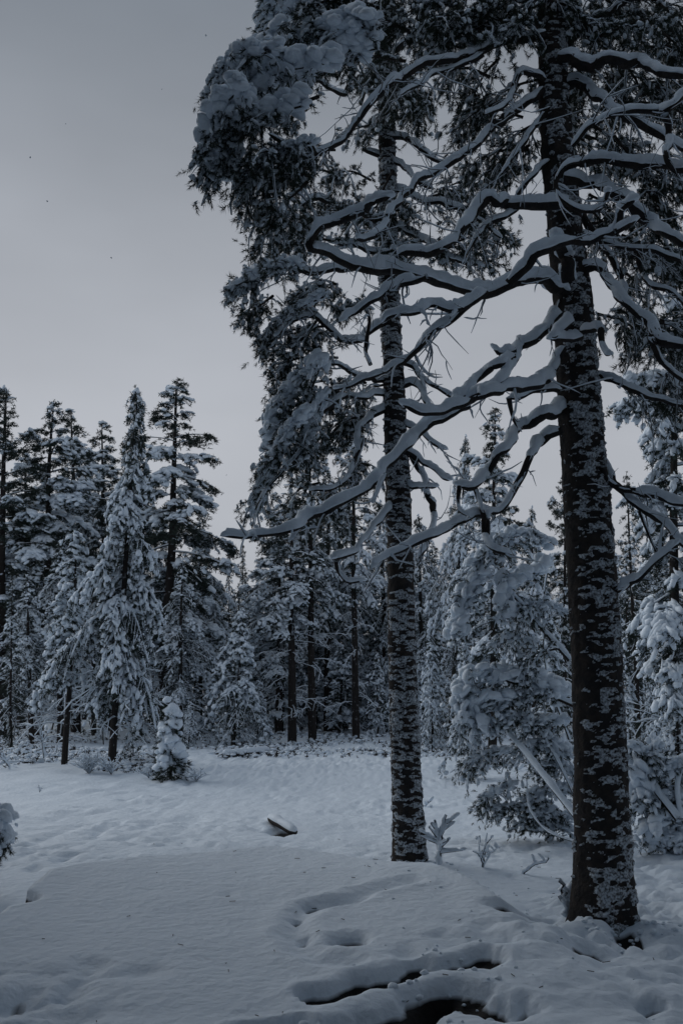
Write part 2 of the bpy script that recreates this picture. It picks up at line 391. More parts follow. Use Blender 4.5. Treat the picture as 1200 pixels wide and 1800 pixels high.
NY, MY = 7.2, 9.6
nb = at(1060, 1606, NY); nb[2] = gh(nb[0], nb[1]) - .05
mb = at(720, 1512, MY); mb[2] = gh(mb[0], mb[1]) - .05
near = thing('pine_tree', 'big snow-plastered pine in the right foreground, with thick bare crooked branches', 'tree', nb)
mid = thing('pine_tree', 'slimmer pine in the middle, its trunk banded with snow, left of the big near trunk', 'tree', mb)
near['_Y'] = NY; near['_b'] = list(nb); mid['_Y'] = MY; mid['_b'] = list(mb)
tnear, _ = trunk(near, nb[2], [(1061, 1650, 106), (1060, 1606, 104), (1057, 1450, 95), (1053, 1300, 87), (1048, 1150, 85), (1039, 1000, 81), (1027, 850, 77), (1017, 700, 73), (1008, 550, 66), (995, 430, 60), (981, 300, 54), (972, 150, 50), (968, 0, 46), (955, -500, 30), (945, -900, 10)],
                 .052, lambda a, b: np.where(b < .4, .22 * np.clip(a + .25, -.9, .55) - .38 * sm(.72, .98, a) - .45 * sm(.55, .95, -a), -1.0), 100, .46, 16)
tmid, _ = trunk(mid, mb[2], [(720, 1560, 60), (720, 1512, 58), (716, 1400, 52), (712, 1300, 49), (708, 1200, 47), (706, 1100, 46), (703, 950, 43), (697, 800, 39), (692, 700, 36), (687, 600, 32), (682, 450, 30), (680, 300, 28), (676, 100, 25), (670, -200, 14), (668, -420, 6)],
                .046, lambda a, b: np.where(b < .5, .12 - .35 * sm(.8, 1., np.abs(a)), -.9), 200, .50, 12)
for _o in (near, mid):
    del _o['_Y']; del _o['_b']
OWN = {'N': (near, nb, NY), 'M': (mid, mb, MY)}

def pipe(pts, r, step=.032):
    P, u = crom(pts, step); n = len(P); s = u / u[-1]
    rad = np.interp(s, np.linspace(0, 1, len(r)), r)
    return P, u, s, rad
def limb(owner, px, r0, r1, y0, y1, snow=1.0, seed=0, twig=1.0, tufts=.0):
    """a traced limb with its cap of snow, side twigs"""
    root, b, _ = OWN[owner]; rng = np.random.default_rng(seed)
    n = len(px); Ys = np.linspace(y0, y1, n) + (rng.uniform(-.10, .10, n) if n > 3 else 0)
    pts = np.array([at(p[0], p[1], yy_) for p, yy_ in zip(px, Ys)])
    sc = np.mean([np.linalg.norm(at(p[0] + 1, p[1], yy_) - at(p[0], p[1], yy_)) for p, yy_ in zip(px, Ys)])
    P, u, s, rad = pipe(pts, [r0 * sc, r1 * sc])
    k = vn2(u * 7, u * 0 + seed, 3) - .5
    P = P + (rad * 1.5)[:, None] * np.stack([vn2(u * 4.5, u * 0 + seed, 44) - .5, vn2(u * 4.5, u * 0 + seed, 45) - .5, vn2(u * 4.5, u * 0 + seed, 46) - .5], 1) * np.clip(u / .3, 0, 1)[:, None]
    P = P + (rad * .9)[:, None] * np.stack([vn2(u * 12, u * 0 + seed, 4) - .5, vn2(u * 12, u * 0 + seed, 5) - .5, vn2(u * 12, u * 0 + seed, 6) - .5], 1)
    rad = rad * (1 + .35 * k); end = np.ones_like(rad); end[-1] = .05; end[-2] = .75
    g = Geo(); g.add(*tubes(P[None], (rad * end)[None], 8))
    T = nrm(np.gradient(P, axis=0)); hz = np.sqrt(np.clip(1 - T[:, 2] ** 2, 0, 1))
    H = snow * (.85 * rad + .010) * (.75 + .35 * vn2(u * 5, u * 0 + seed, 7) + .25 * vn2(u * 15, u * 0 + seed, 8)) * np.clip(hz * 1.5 - .35, .0, 1)
    gap = sm(.06, .16, vn2(u * 3.5, u * 0 + seed, 9)); H = H * gap
    e2 = np.clip(np.minimum(s * 30, (1 - s) * u[-1] / .03), 0, 1) ** .5
    gs = Geo(); Ps = P.copy()
    wob = 1 + .30 * (vn2(u[:, None] * 9, np.arange(12)[None] * .9 + seed, 10) - .5) + .35 * (vn2(u[:, None] * 26, np.arange(12)[None] * 1.3 + seed, 11) - .5)
    H = H * (1 + .5 * (vn2(u * 40, u * 0 + seed, 12) - .5))
    gs.add(*snowcaps(Ps[None], (rad * end)[None], (H * e2)[None], 12, wob[None]))
    if snow > .9:
        l_ = np.array([rad[-1] * 1.25 + .008]); scatter(gs, LUMP1, P[-2:-1] + Z * rad[-1] * .45, lump_mats(T[-2:-1], l_ * 1.5, l_, l_ * .9, rng), rng)
    # side twigs
    nt_ = int(u[-1] / .07 * (twig + .06)) if twig else 0
    if nt_:
        t = rng.uniform(.12, .92, nt_) ** .8; i = np.minimum((t * (len(P) - 1)).astype(int), len(P) - 1)
        side = nrm(np.cross(T[i], Z)) * rng.choice([-1, 1], nt_)[:, None]
        d = nrm(T[i] * rng.uniform(.0, .9, (nt_, 1)) + side * rng.uniform(.3, 1, (nt_, 1)) + Z * rng.uniform(-.9, .25, (nt_, 1)))
        ln = rng.uniform(.10, .42, nt_) * np.interp(t, [0, 1], [1, .6])
        q = np.linspace(0, 1, 7)[None, :, None]
        hang = rng.uniform(-.7, .9, nt_)[:, None, None]
        c2, c3 = rng.normal(0, .30, (nt_, 1, 3)), rng.normal(0, .35, (nt_, 1, 3))
        L3 = ln[:, None, None]
        TP = P[i][:, None] + d[:, None] * L3 * q - Z * hang * L3 * q ** 2 + c2 * L3 * q ** 2 + c3 * L3 * q ** 3 + rng.normal(0, .006, (nt_, 7, 3)) * q
        ns_ = nt_; j2 = rng.integers(0, nt_, ns_); k2 = rng.integers(2, 6, ns_)
        d2 = nrm(nrm(TP[j2, k2 + 1] - TP[j2, k2]) + rng.normal(0, .8, (ns_, 3))); l2 = (ln[j2] * rng.uniform(.2, .6, ns_))[:, None, None]
        TP = np.concatenate([TP, TP[j2, k2][:, None] + d2[:, None] * l2 * q + rng.normal(0, .35, (ns_, 1, 3)) * l2 * q ** 2]); n0_ = nt_; nt_ = len(TP)
        tr = rng.uniform(.003, .0065, nt_)[:, None] * np.linspace(1, .35, 7)[None]; tr[n0_:] *= .65
        gt = Geo(); gt.add(*tubes(TP, tr, 5))
        hh = (.004 + tr * 1.9) * snow * rng.uniform(.3, 1.2, (nt_, 1)) * (.6 + .8 * rng.random((nt_, 7)))
        hh[:, 0] *= .3; hh[:, -1] *= .2
        gs.add(*snowcaps(TP, tr, hh, 6))
    else: gt = None
    ob = g.obj('branch', M_BARK, root, loc=tuple(b)); ob.location = (0, 0, 0)
    so = gs.obj('snow', M_SNOW, ob, loc=tuple(b)); so.location = (0, 0, 0)
    if gt: t_ = gt.obj('twigs', M_WOOD, ob, loc=tuple(b)); t_.location = (0, 0, 0); t_['kind'] = 'stuff'
    return P

LIMBS = [
 # owner, pixels, r0, r1, depth0, depth1, snow, twig
 ('N', [(1000, 512), (965, 500), (940, 489), (895, 497), (852, 512), (805, 506), (740, 487), (690, 476), (640, 470), (590, 456), (550, 438), (553, 412), (582, 386), (632, 372), (660, 354), (688, 346)], 11, 6.5, 7.0, 5.9, 1.25, .25),
 ('N', [(896, 496), (939, 458), (970, 438), (1027, 423), (1077, 406), (1086, 377), (1116, 344)], 9, 6, 6.6, 6.3, 1.2, .3),
 ('N', [(1077, 406), (1100, 396), (1122, 385)], 7, 5, 6.35, 6.3, 1.1, .3),
 ('N', [(1000, 500), (996, 470), (988, 440), (985, 412)], 12, 9, 6.9, 6.55, 1.3, 0),
 ('N', [(748, 489), (704, 498), (660, 520), (626, 546), (598, 564)], 6.5, 4, 6.3, 6.3, 1.5, .6),
 ('N', [(852, 514), (833, 531), (797, 543), (756, 536), (727, 546), (690, 554), (668, 568)], 7, 4, 6.4, 6.3, 1.5, .6),
 ('N', [(835, 528), (793, 556), (763, 582), (727, 622), (690, 648), (635, 669), (582, 684)], 6.5, 3.5, 6.5, 6.6, 1.2, .8),
 ('N', [(985, 530), (966, 566), (936, 596), (907, 614), (888, 656), (862, 681), (828, 700), (806, 708)], 10, 6.5, 7.0, 6.5, 1.1, .2),
 ('N', [(905, 614), (881, 623), (866, 608)], 6, 3.5, 6.75, 6.7, 1.2, .6),
 ('N', [(899, 628), (872, 643), (841, 665), (819, 688), (802, 708)], 8, 6, 6.8, 6.5, 1.0, .1),
 ('N', [(984, 614), (974, 650), (951, 673), (907, 681), (863, 695), (815, 713), (760, 724), (708, 710)], 10, 5, 7.0, 6.2, 1.25, .15),
 ('N', [(984, 684), (930, 692), (892, 700)], 6, 4.5, 7.05, 6.8, .9, .3),
 ('N', [(892, 700), (897, 724), (907, 752)], 4.5, 3, 6.8, 6.9, .6, .3),
 ('N', [(822, 712), (767, 740), (745, 762), (712, 787), (683, 820), (646, 857), (595, 890), (543, 912), (507, 927), (463, 943), (392, 947)], 9, 4.5, 6.5, 5.8, 1.5, .25),
 ('N', [(676, 835), (664, 862), (652, 884)], 4.5, 3, 6.1, 6.0, 1.3, .3),
 ('N', [(534, 914), (522, 932), (510, 950)], 4.5, 3, 6.0, 5.9, 1.4, .3),
 ('N', [(984, 716), (954, 729), (918, 747), (899, 765), (877, 798), (852, 831), (833, 856), (808, 855)], 11, 6, 7.1, 6.5, .95, .15),
 ('N', [(806, 856), (808, 893), (830, 911)], 5, 3, 6.5, 6.4, .7, .3),
 ('N', [(833, 860), (850, 904), (852, 937), (864, 966), (897, 975)], 5, 5, 6.6, 6.5, .8, .3),
 ('N', [(986, 752), (954, 769), (932, 802), (907, 846), (881, 894), (855, 901), (857, 948)], 9, 4, 7.1, 6.6, .85, .15),
 ('N', [(858, 898), (811, 911), (760, 944), (690, 974), (650, 999)], 7, 4, 6.7, 6.2, 1.3, .25),
 ('N', [(950, 162), (893, 204), (836, 250), (782, 291), (736, 320), (699, 353), (670, 403), (626, 420)], 9, 5, 7.1, 6.2, .7, .8),
 ('N', [(955, 58), (893, 76), (828, 91), (778, 102), (725, 126), (688, 144), (652, 184), (626, 221), (597, 247), (556, 268), (540, 254), (501, 250), (472, 232)], 10, 4, 7.1, 6.2, .65, .8),
 ('N', [(850, 95), (800, 118), (763, 131), (740, 142), (700, 168)], 5, 3, 6.9, 6.6, .8, .8),
 ('N', [(1000, 357), (955, 356), (893, 354), (866, 366), (856, 352), (817, 396), (778, 426), (740, 442), (700, 452)], 12, 7, 7.0, 6.4, .75, .5),
 ('N', [(958, 138), (924, 127), (901, 143), (893, 176), (855, 200)], 6, 3.5, 7.1, 6.8, .8, .8),
 ('N', [(955, 200), (909, 262), (882, 308)], 6, 4, 7.1, 6.9, .6, .6),
 ('N', [(962, 280), (928, 319), (909, 342), (905, 372)], 6, 4, 7.1, 7.0, .5, .4),
 ('N', [(909, 366), (880, 384), (851, 396), (832, 419), (817, 446)], 6, 4, 6.9, 6.7, .7, .6),
 ('N', [(985, 100), (1039, 116), (1080, 104), (1123, 104), (1162, 124), (1215, 136)], 12, 8, 7.1, 6.6, .6, .5),
 ('N', [(995, 150), (1035, 150), (1066, 180), (1104, 215), (1162, 239), (1215, 262)], 10, 7, 7.1, 6.6, .7, .6),
 ('N', [(1004, 258), (1031, 227), (1062, 208), (1108, 196), (1154, 196), (1170, 190), (1205, 158)], 4, 6.5, 6.7, 6.3, 1.1, .7),
 ('N', [(1165, 200), (1177, 231), (1173, 277), (1190, 312)], 7, 5, 6.4, 6.3, .9, .4),
 ('N', [(985, 300), (1024, 281), (1066, 285), (1116, 292), (1162, 300), (1210, 300)], 10, 8, 7.0, 6.3, .9, .6),
 ('N', [(1024, 273), (1012, 284), (989, 292), (979, 318), (987, 346), (1016, 364), (1043, 367), (1060, 350), (1070, 335)], 4.5, 4, 6.7, 6.5, 1.0, .5),
 ('N', [(990, 315), (1040, 322), (1066, 334), (1108, 357), (1142, 388), (1169, 407), (1215, 428)], 11, 8, 7.0, 6.5, .8, .6),
 ('N', [(1018, 466), (1045, 474), (1072, 490), (1101, 531), (1127, 564), (1156, 592), (1215, 616)], 10, 9, 7.1, 6.4, .6, .5),
 ('N', [(1140, 590), (1150, 612), (1167, 641), (1210, 672)], 7, 5, 6.6, 6.4, .7, .6),
 ('N', [(1045, 652), (1065, 662), (1097, 677), (1145, 699), (1215, 716)], 6.5, 5, 7.1, 6.9, .8, .7),
 ('N', [(1060, 820), (1066, 850), (1108, 863), (1163, 875), (1215, 892)], 7, 6, 7.1, 6.8, 1.1, .4),
 ('N', [(1058, 806), (1076, 846), (1097, 868), (1127, 897), (1163, 916), (1212, 962)], 6, 6, 7.2, 6.9, .9, .4),
 ('N', [(1123, 898), (1141, 941), (1156, 974)], 3.5, 2, 7.0, 7.0, .6, .5),
 ('N', [(1080, 1038), (1100, 1027), (1123, 1014), (1146, 990), (1168, 972), (1190, 950)], 6, 4, 7.1, 6.8, 1.3, .4),
 ('N', [(1020, 580), (1050, 578), (1064, 606), (1073, 626)], 7, 5, 6.95, 6.7, 1.0, 0),
 ('N', [(1002, 560), (985, 583), (968, 594)], 7, 5, 6.95, 6.7, 1.3, 0),
 ('N', [(1018, 594), (992, 596), (966, 594)], 6, 5, 6.95, 6.75, 1.3, 0),
 ('N', [(1010, 410), (1058, 423), (1104, 434), (1158, 446), (1205, 462)], 6, 5, 7.2, 7.0, .6, .9),
 ('N', [(1020, 380), (1060, 440), (1085, 490), (1095, 520)], 7, 5, 7.3, 7.2, .4, .8),
 ('N', [(1120, 440), (1128, 480), (1150, 505), (1180, 515), (1210, 540)], 5, 4, 7.3, 7.1, .8, .8),
 ('N', [(990, 130), (960, 60), (930, 20), (880, -20)], 9, 5, 7.4, 7.0, .6, .8),
 ('N', [(985, 90), (1030, 40), (1080, 10), (1140, -20)], 9, 5, 7.4, 7.2, .6, .8),
 # the middle pine
 ('M', [(700, 674), (730, 677), (745, 696), (756, 715)], 6, 4, 9.6, 9.2, .9, .4),
 ('M', [(700, 636), (727, 643), (745, 666), (774, 688), (804, 704)], 5.5, 3.5, 9.6, 9.2, .9, .4),
 ('M', [(725, 640), (738, 656), (746, 690)], 3.5, 2.5, 9.5, 9.3, .5, .4),
 ('M', [(704, 742), (734, 753), (756, 776), (784, 792)], 5, 3, 9.6, 9.2, 1.0, .5),
 ('M', [(708, 788), (749, 813), (770, 828), (790, 842)], 5.5, 4, 9.6, 9.2, 1.0, .4),
 ('M', [(708, 852), (740, 858), (768, 854)], 5, 3.5, 9.6, 9.1, 1.2, .3),
 ('M', [(704, 778), (741, 834), (757, 872), (763, 905), (752, 948), (736, 980)], 6, 5, 9.7, 9.3, .7, .3),
 ('M', [(683, 712), (646, 735), (628, 758), (630, 788)], 7, 5, 9.6, 9.2, .8, .5),
 ('M', [(686, 690), (660, 694), (638, 698), (610, 695)], 5, 4, 9.6, 9.2, 1.2, .6),
 ('M', [(690, 880), (672, 908), (650, 941), (624, 970), (582, 984)], 6, 4, 9.5, 9.0, 1.2, .3),
 ('M', [(589, 986), (594, 1005), (612, 1022), (640, 1022)], 4, 3, 9.1, 9.2, 1.0, .2),
 ('M', [(640, 770), (618, 819), (602, 846), (576, 861), (543, 859)], 5, 3, 9.3, 9.0, 1.0, .6),
 ('M', [(690, 668), (655, 666), (630, 662), (600, 644), (560, 640)], 6, 3, 9.6, 8.9, 1.0, .9),
 ('M', [(685, 560), (640, 590), (600, 600), (560, 560), (520, 560), (480, 590)], 7, 3, 9.6, 8.8, 1.1, .9),
 ('M', [(680, 480), (620, 470), (560, 480), (500, 470), (450, 490), (412, 500)], 8, 3, 9.6, 8.8, 1.0, .9),
 ('M', [(680, 240), (710, 240), (732, 258), (754, 276), (782, 284)], 6, 4, 9.6, 9.2, .9, .8),
 ('M', [(636, 262), (677, 276), (707, 294), (729, 313), (760, 330)], 5, 4, 9.6, 9.2, .8, .8),
 ('M', [(682, 380), (640, 390), (590, 360), (540, 350), (500, 380)], 7, 3, 9.6, 9.0, .9, 1),
 ('M', [(690, 330), (740, 350), (790, 360), (840, 385), (880, 420)], 7, 3, 9.6, 9.1, .9, 1),
 ('M', [(690, 400), (740, 420), (800, 455), (850, 470)], 6, 3, 9.6, 9.2, 1.4, 1),
 ('M', [(682, 180), (630, 150), (590, 160), (540, 130)], 7, 3, 9.7, 9.2, .9, 1),
 ('M', [(684, 90), (730, 60), (760, 20), (780, -30)], 6, 3, 9.7, 9.4, .7, .9),
 ('M', [(688, 450), (660, 445), (620, 430), (590, 430)], 6, 3, 9.5, 9.0, 1.6, 1.2),
 ('M', [(650, 640), (640, 610), (648, 560), (640, 520)], 4, 3, 9.3, 9.2, .7, .8),
 ('M', [(560, 640), (545, 690), (520, 730), (490, 760)], 5, 3, 9.0, 8.9, .9, .8),
 ('M', [(610, 695), (560, 730), (520, 800), (470, 860), (448, 900)], 5, 2.5, 9.2, 8.9, .9, .8),
]
for k, (ow, px, r0, r1, y0, y1, sn, tw) in enumerate(LIMBS):
    limb(ow, px, r0, r1, y0, y1, sn, 300 + k, tw)

def bough(parent, b, path, rng, spread=.35, ntw=14, hang=.6, snow=.4, lump=.06, tl=.11, pillow=0, rname='bough'):
    """a drooping foliage spray: thin wood, needle tufts, lumps of snow"""
    P, u = crom(path, .06); n = len(P)
    gw, gn, gs = Geo(), Geo(), Geo()
    gw.add(*tubes(P[None], np.linspace(.014, .005, n)[None], 5))
    t = rng.random(ntw) ** .75; i = (t * (n - 1)).astype(int)
    T = nrm(np.gradient(P, axis=0))
    d = nrm(rng.normal(size=(ntw, 3)) * np.array((1, 1, .45)) + T[i] * .7)
    ln = spread * rng.uniform(.45, 1.2, ntw); q = np.linspace(0, 1, 6)[None, :, None]
    hg = .6 * hang * rng.uniform(.4, 1.5, ntw)[:, None, None]
    TP = P[i][:, None] + ln[:, None, None] * (d[:, None] * (q - .35 * q ** 2) - Z * hg * q ** 1.8) + rng.normal(0, .012, (ntw, 6, 3)) * q
    tr = np.linspace(.0055, .0022, 6)[None] * rng.uniform(.7, 1.2, (ntw, 1))
    gw.add(*tubes(TP, tr, 4))
    hh = np.where(rng.random((ntw, 1)) < .25 + snow, rng.uniform(.009, .024, (ntw, 1)), .003) * rng.uniform(.5, 1.3, (ntw, 6)) * (.6 + .6 * snow); hh[:, -1] *= .6; hh[:, 0] *= .5
    gs.add(*snowcaps(TP, tr * 1.3, hh, 8, 1 + .5 * (rng.random((ntw, 6, 8)) - .5)))
    # tufts: several along each twig
    nt_ = 6; s = rng.uniform(.25, 1.0, (ntw, nt_)); s[:, 0] = 1.0
    f = s * 5; i0 = np.minimum(f.astype(int), 4); fr = (f - i0)[..., None]; ar = np.arange(ntw)[:, None]
    C = TP[ar, i0] * (1 - fr) + TP[ar, i0 + 1] * fr; D = TP[ar, i0 + 1] - TP[ar, i0]
    C = C.reshape(-1, 3) + rng.normal(0, .028, (ntw * nt_, 3)); D = nrm(D.reshape(-1, 3)) + rng.normal(0, .55, (ntw * nt_, 3)) - Z * .25
    sz = tl * rng.uniform(.65, 1.25, len(C))
    B = basis(D, rng) * sz[:, None, None]
    scatter(gn, TUFT, C, B, rng)
    # snow lumps riding on the tufts
    on = rng.random(len(C)) < .10 + snow * .75; Cs = C[on] + nrm(D[on]) * sz[on][:, None] * .45 + Z * .018; k = on.sum()
    l = lump * rng.uniform(.45, 1.25, k)
    scatter(gs, LUMP0, Cs, lump_mats(nrm(D[on]) + rng.normal(0, .3, (k, 3)), l * rng.uniform(.8, 1.5, k), l * rng.uniform(.6, 1, k), l * rng.uniform(.5, .9, k), rng), rng)
    if pillow:
        m = int(u[-1] / (pillow * .42) * 4.2) + 6
        tt = rng.random(m); j = (tt * (n - 1)).astype(int)
        off = rng.normal(size=(m, 3)) * np.array((1, 1, .5)) * pillow * 1.1 + Z * pillow * .5
        off = off * np.minimum(1, 1.5 * pillow / np.maximum(np.linalg.norm(off, axis=1, keepdims=True), 1e-6))
        sp_ = np.linspace(0, 1, n); gs.add(*snowcaps(P[None], np.full((1, n), pillow * .55), (pillow * (.2 + .8 * vn2(sp_ * u[-1] * 9, sp_ * 0, int(ntw))) * np.clip(np.minimum(sp_, 1 - sp_) * 8, .05, 1))[None], 14, (1 + .5 * (vn2(u[:, None] * 9, np.arange(14)[None] * .8, 3) - .5))[None]))
        Cp = P[j] + off + Z * pillow * .1; lp = pillow * rng.uniform(.22, 1.0, m) ** 1.2
        scatter(gs, LUMP2 if pillow > .07 and tl > .083 else LUMP1, Cp, lump_mats(T[j] + rng.normal(0, .4, (m, 3)), lp * rng.uniform(.9, 1.4, m), lp * rng.uniform(.7, 1.1, m), lp * rng.uniform(.6, .95, m), rng), rng)
    o = gw.obj(rname, M_WOOD, parent, loc=tuple(b)); o.location = (0, 0, 0)
    c = gn.obj('needles', M_NEED, o, smooth=False, loc=tuple(b)); c.location = (0, 0, 0); c['kind'] = 'stuff'
    c = gs.obj('snow', M_SNOW, o, loc=tuple(b))
    if c: c.location = (0, 0, 0)
    return o

BOUGHS = [ # owner, px path, Y, spread, twigs, hang, snow, lump, pillow
 ('N', [(640, 45), (560, 62), (495, 75), (445, 115), (410, 165)], 6.7, .28, 26, .5, .6, .07, .13),
 ('N', [(570, 110), (470, 135), (415, 195), (385, 265)], 6.6, .28, 26, .7, .6, .07, .12),
 ('N', [(530, 185), (440, 212), (395, 275), (380, 325)], 6.5, .26, 26, .9, .5, .06, .10),
 ('N', [(430, 150), (385, 195), (370, 250), (366, 305)], 6.4, .20, 22, .8, .6, .07, .10),
 ('N', [(470, 90), (425, 110), (395, 150), (385, 190)], 6.5, .20, 18, .6, .6, .07, .11),
 ('N', [(640, -30), (540, -10), (490, 20), (480, 45)], 6.9, .26, 20, .5, .6, .07, .13),
 ('N', [(660, 85), (570, 95), (505, 130), (470, 190)], 6.8, .30, 24, .8, .5, .06, .10),
 ('N', [(545, 250), (475, 275), (430, 320), (425, 350)], 6.5, .30, 24, 1.0, .35, .05, .05),
 ('N', [(560, 170), (480, 200), (440, 260), (430, 310)], 6.7, .32, 26, 1.1, .3, .05, 0),
 ('N', [(540, 320), (490, 370), (462, 425)], 6.6, .26, 20, .9, .3, .05, 0),
 ('M', [(520, 465), (455, 482), (415, 515)], 8.8, .32, 24, .5, .7, .07, .08),
 ('M', [(480, 520), (445, 545), (425, 560)], 8.8, .26, 18, .6, .3, .06, 0),
 ('M', [(570, 520), (515, 548), (480, 585), (470, 610)], 8.9, .28, 18, .8, .6, .06, .06),
 ('M', [(560, 560), (520, 610), (500, 650), (490, 680)], 8.9, .24, 14, .9, .6, .05, 0),
 ('M', [(560, 640), (510, 690), (480, 750), (475, 800)], 8.9, .26, 22, .8, .6, .07, .10),
 ('M', [(540, 720), (490, 790), (460, 860), (445, 910)], 8.9, .26, 22, .8, .6, .06, .07),
 ('M', [(570, 690), (545, 760), (520, 810)], 9.0, .28, 20, .9, .5, .06, .06),
]
for k, (ow, px, Y, sp, ntw, hg, sn, lu, pi_) in enumerate(BOUGHS):
    root, b, _ = OWN[ow]; rng = np.random.default_rng(900 + k)
    pts = [at(p[0], p[1], Y + .25 * (j - 1)) for j, p in enumerate(px)]
    bough(root, b, pts, rng, sp, ntw + 4, hg, sn * .85, lu * .5, .085 if ow == 'N' else .095, pi_ * .62)
REGIONS = [ # owner, cx, cy, rx, ry, Y0, Y1, n, snow, hang
 ('N', 470, 310, 60, 60, 6.4, 7.0, 4, .25, 1.0), ('N', 600, 60, 80, 60, 6.6, 7.4, 6, .4, .7), ('N', 700, 50, 60, 60, 6.8, 7.6, 5, .25, .8),
 ('M', 640, 170, 80, 60, 8.8, 9.8, 6, .6, .5), ('M', 720, 190, 40, 60, 8.8, 9.8, 5, .2, 1.1), ('M', 560, 320, 80, 50, 8.8, 9.6, 5, .35, .8),
 ('M', 470, 420, 30, 30, 8.8, 9.4, 1, .3, .9), ('M', 600, 400, 90, 50, 8.8, 9.6, 5, .5, .6), ('M', 690, 340, 50, 50, 9, 9.8, 3, .4, .7),
 ('M', 530, 590, 40, 60, 8.8, 9.4, 3, .5, .9), ('M', 610, 520, 70, 30, 8.8, 9.6, 3, .6, .6), ('M', 560, 680, 50, 50, 9, 9.6, 3, .4, .9),
 ('M', 610, 780, 60, 60, 9, 9.8, 4, .35, .8), ('M', 515, 790, 40, 50, 8.9, 9.4, 3, .6, .7), ('M', 560, 870, 40, 30, 9, 9.6, 2, .4, .7), ('M', 640, 700, 40, 50, 9.2, 9.8, 2, .4, .8),
 ('N', 830, 30, 80, 40, 6.8, 7.6, 7, .3, .7), ('N', 930, 20, 70, 40, 6.8, 7.8, 6, .3, .7), ('N', 850, 170, 60, 60, 7, 7.8, 5, .2, 1.0), ('N', 885, 250, 40, 40, 7.2, 7.8, 4, .15, 1.0),
 ('N', 780, 60, 40, 40, 7, 7.8, 3, .25, .8), ('M', 800, 350, 60, 25, 9, 9.6, 3, .3, .6), ('M', 850, 425, 50, 30, 9, 9.6, 4, .4, .6), ('M', 740, 440, 60, 20, 9, 9.6, 3, .7, .4),
 ('N', 1040, 40, 60, 40, 6.8, 7.8, 6, .3, .7), ('N', 1120, 40, 40, 40, 6.8, 7.8, 4, .2, .8), ('N', 1070, 130, 60, 40, 7.2, 8.0, 5, .2, .8), ('N', 1150, 200, 50, 50, 7.2, 8.2, 5, .15, .9),
 ('N', 1060, 240, 50, 40, 7.4, 8.2, 4, .2, .8), ('N', 1150, 330, 50, 50, 7.2, 8.2, 6, .15, .9), ('N', 1070, 400, 40, 40, 7.4, 8.2, 4, .15, .9), ('N', 1150, 470, 50, 50, 7.2, 8.2, 6, .15, .9),
 ('N', 1105, 580, 25, 40, 7.2, 7.8, 2, .15, 1.0), ('N', 1185, 580, 25, 50, 7.2, 8.0, 4, .2, 1.0), ('N', 1150, 680, 30, 25, 7.2, 7.8, 2, .2, .8),
 ('N', 950, -130, 200, 60, 6.4, 8.2, 9, .3, .7), ('N', 1180, -80, 80, 60, 6.4, 8.2, 7, .3, .7), ('M', 660, -110, 130, 60, 8.8, 10.4, 6, .4, .7), ('N', 760, -20, 60, 40, 6.8, 7.8, 4, .3, .8),
 ('N', 1190, 60, 20, 50, 6.8, 7.6, 4, .2, .9), ('N', 1010, 180, 40, 60, 7.6, 8.2, 4, .15, .8)]
for k, (ow, cx, cy, rx, ry, y0, y1, n, sn, hg) in enumerate(REGIONS):
    root, b, ty = OWN[ow]; rng = np.random.default_rng(1500 + k)
    for j in range(n):
        a = rng.uniform(0, 6.283); rr_ = math.sqrt(rng.random())
        c = at(cx + rx * rr_ * math.cos(a), cy + ry * rr_ * math.sin(a), rng.uniform(y0, y1))
        tx = at(675 if ow == 'M' else 985, cy, ty)
        d = c - tx; d[2] = 0; d = d / max(np.linalg.norm(d), .3) + rng.normal(0, .45, 3) * np.array((1, 1, .3)); d = d / np.linalg.norm(d)
        L_ = rng.uniform(.35, .65)
        bough(root, b, [c - d * L_ * .5 + Z * .06, c + Z * .05, c + d * L_ * .5 - Z * .10 * rng.uniform(.3, 1.6)], rng, .30, 16, hg, sn * .95, .030, .09 if ow == 'N' else .10, 0)

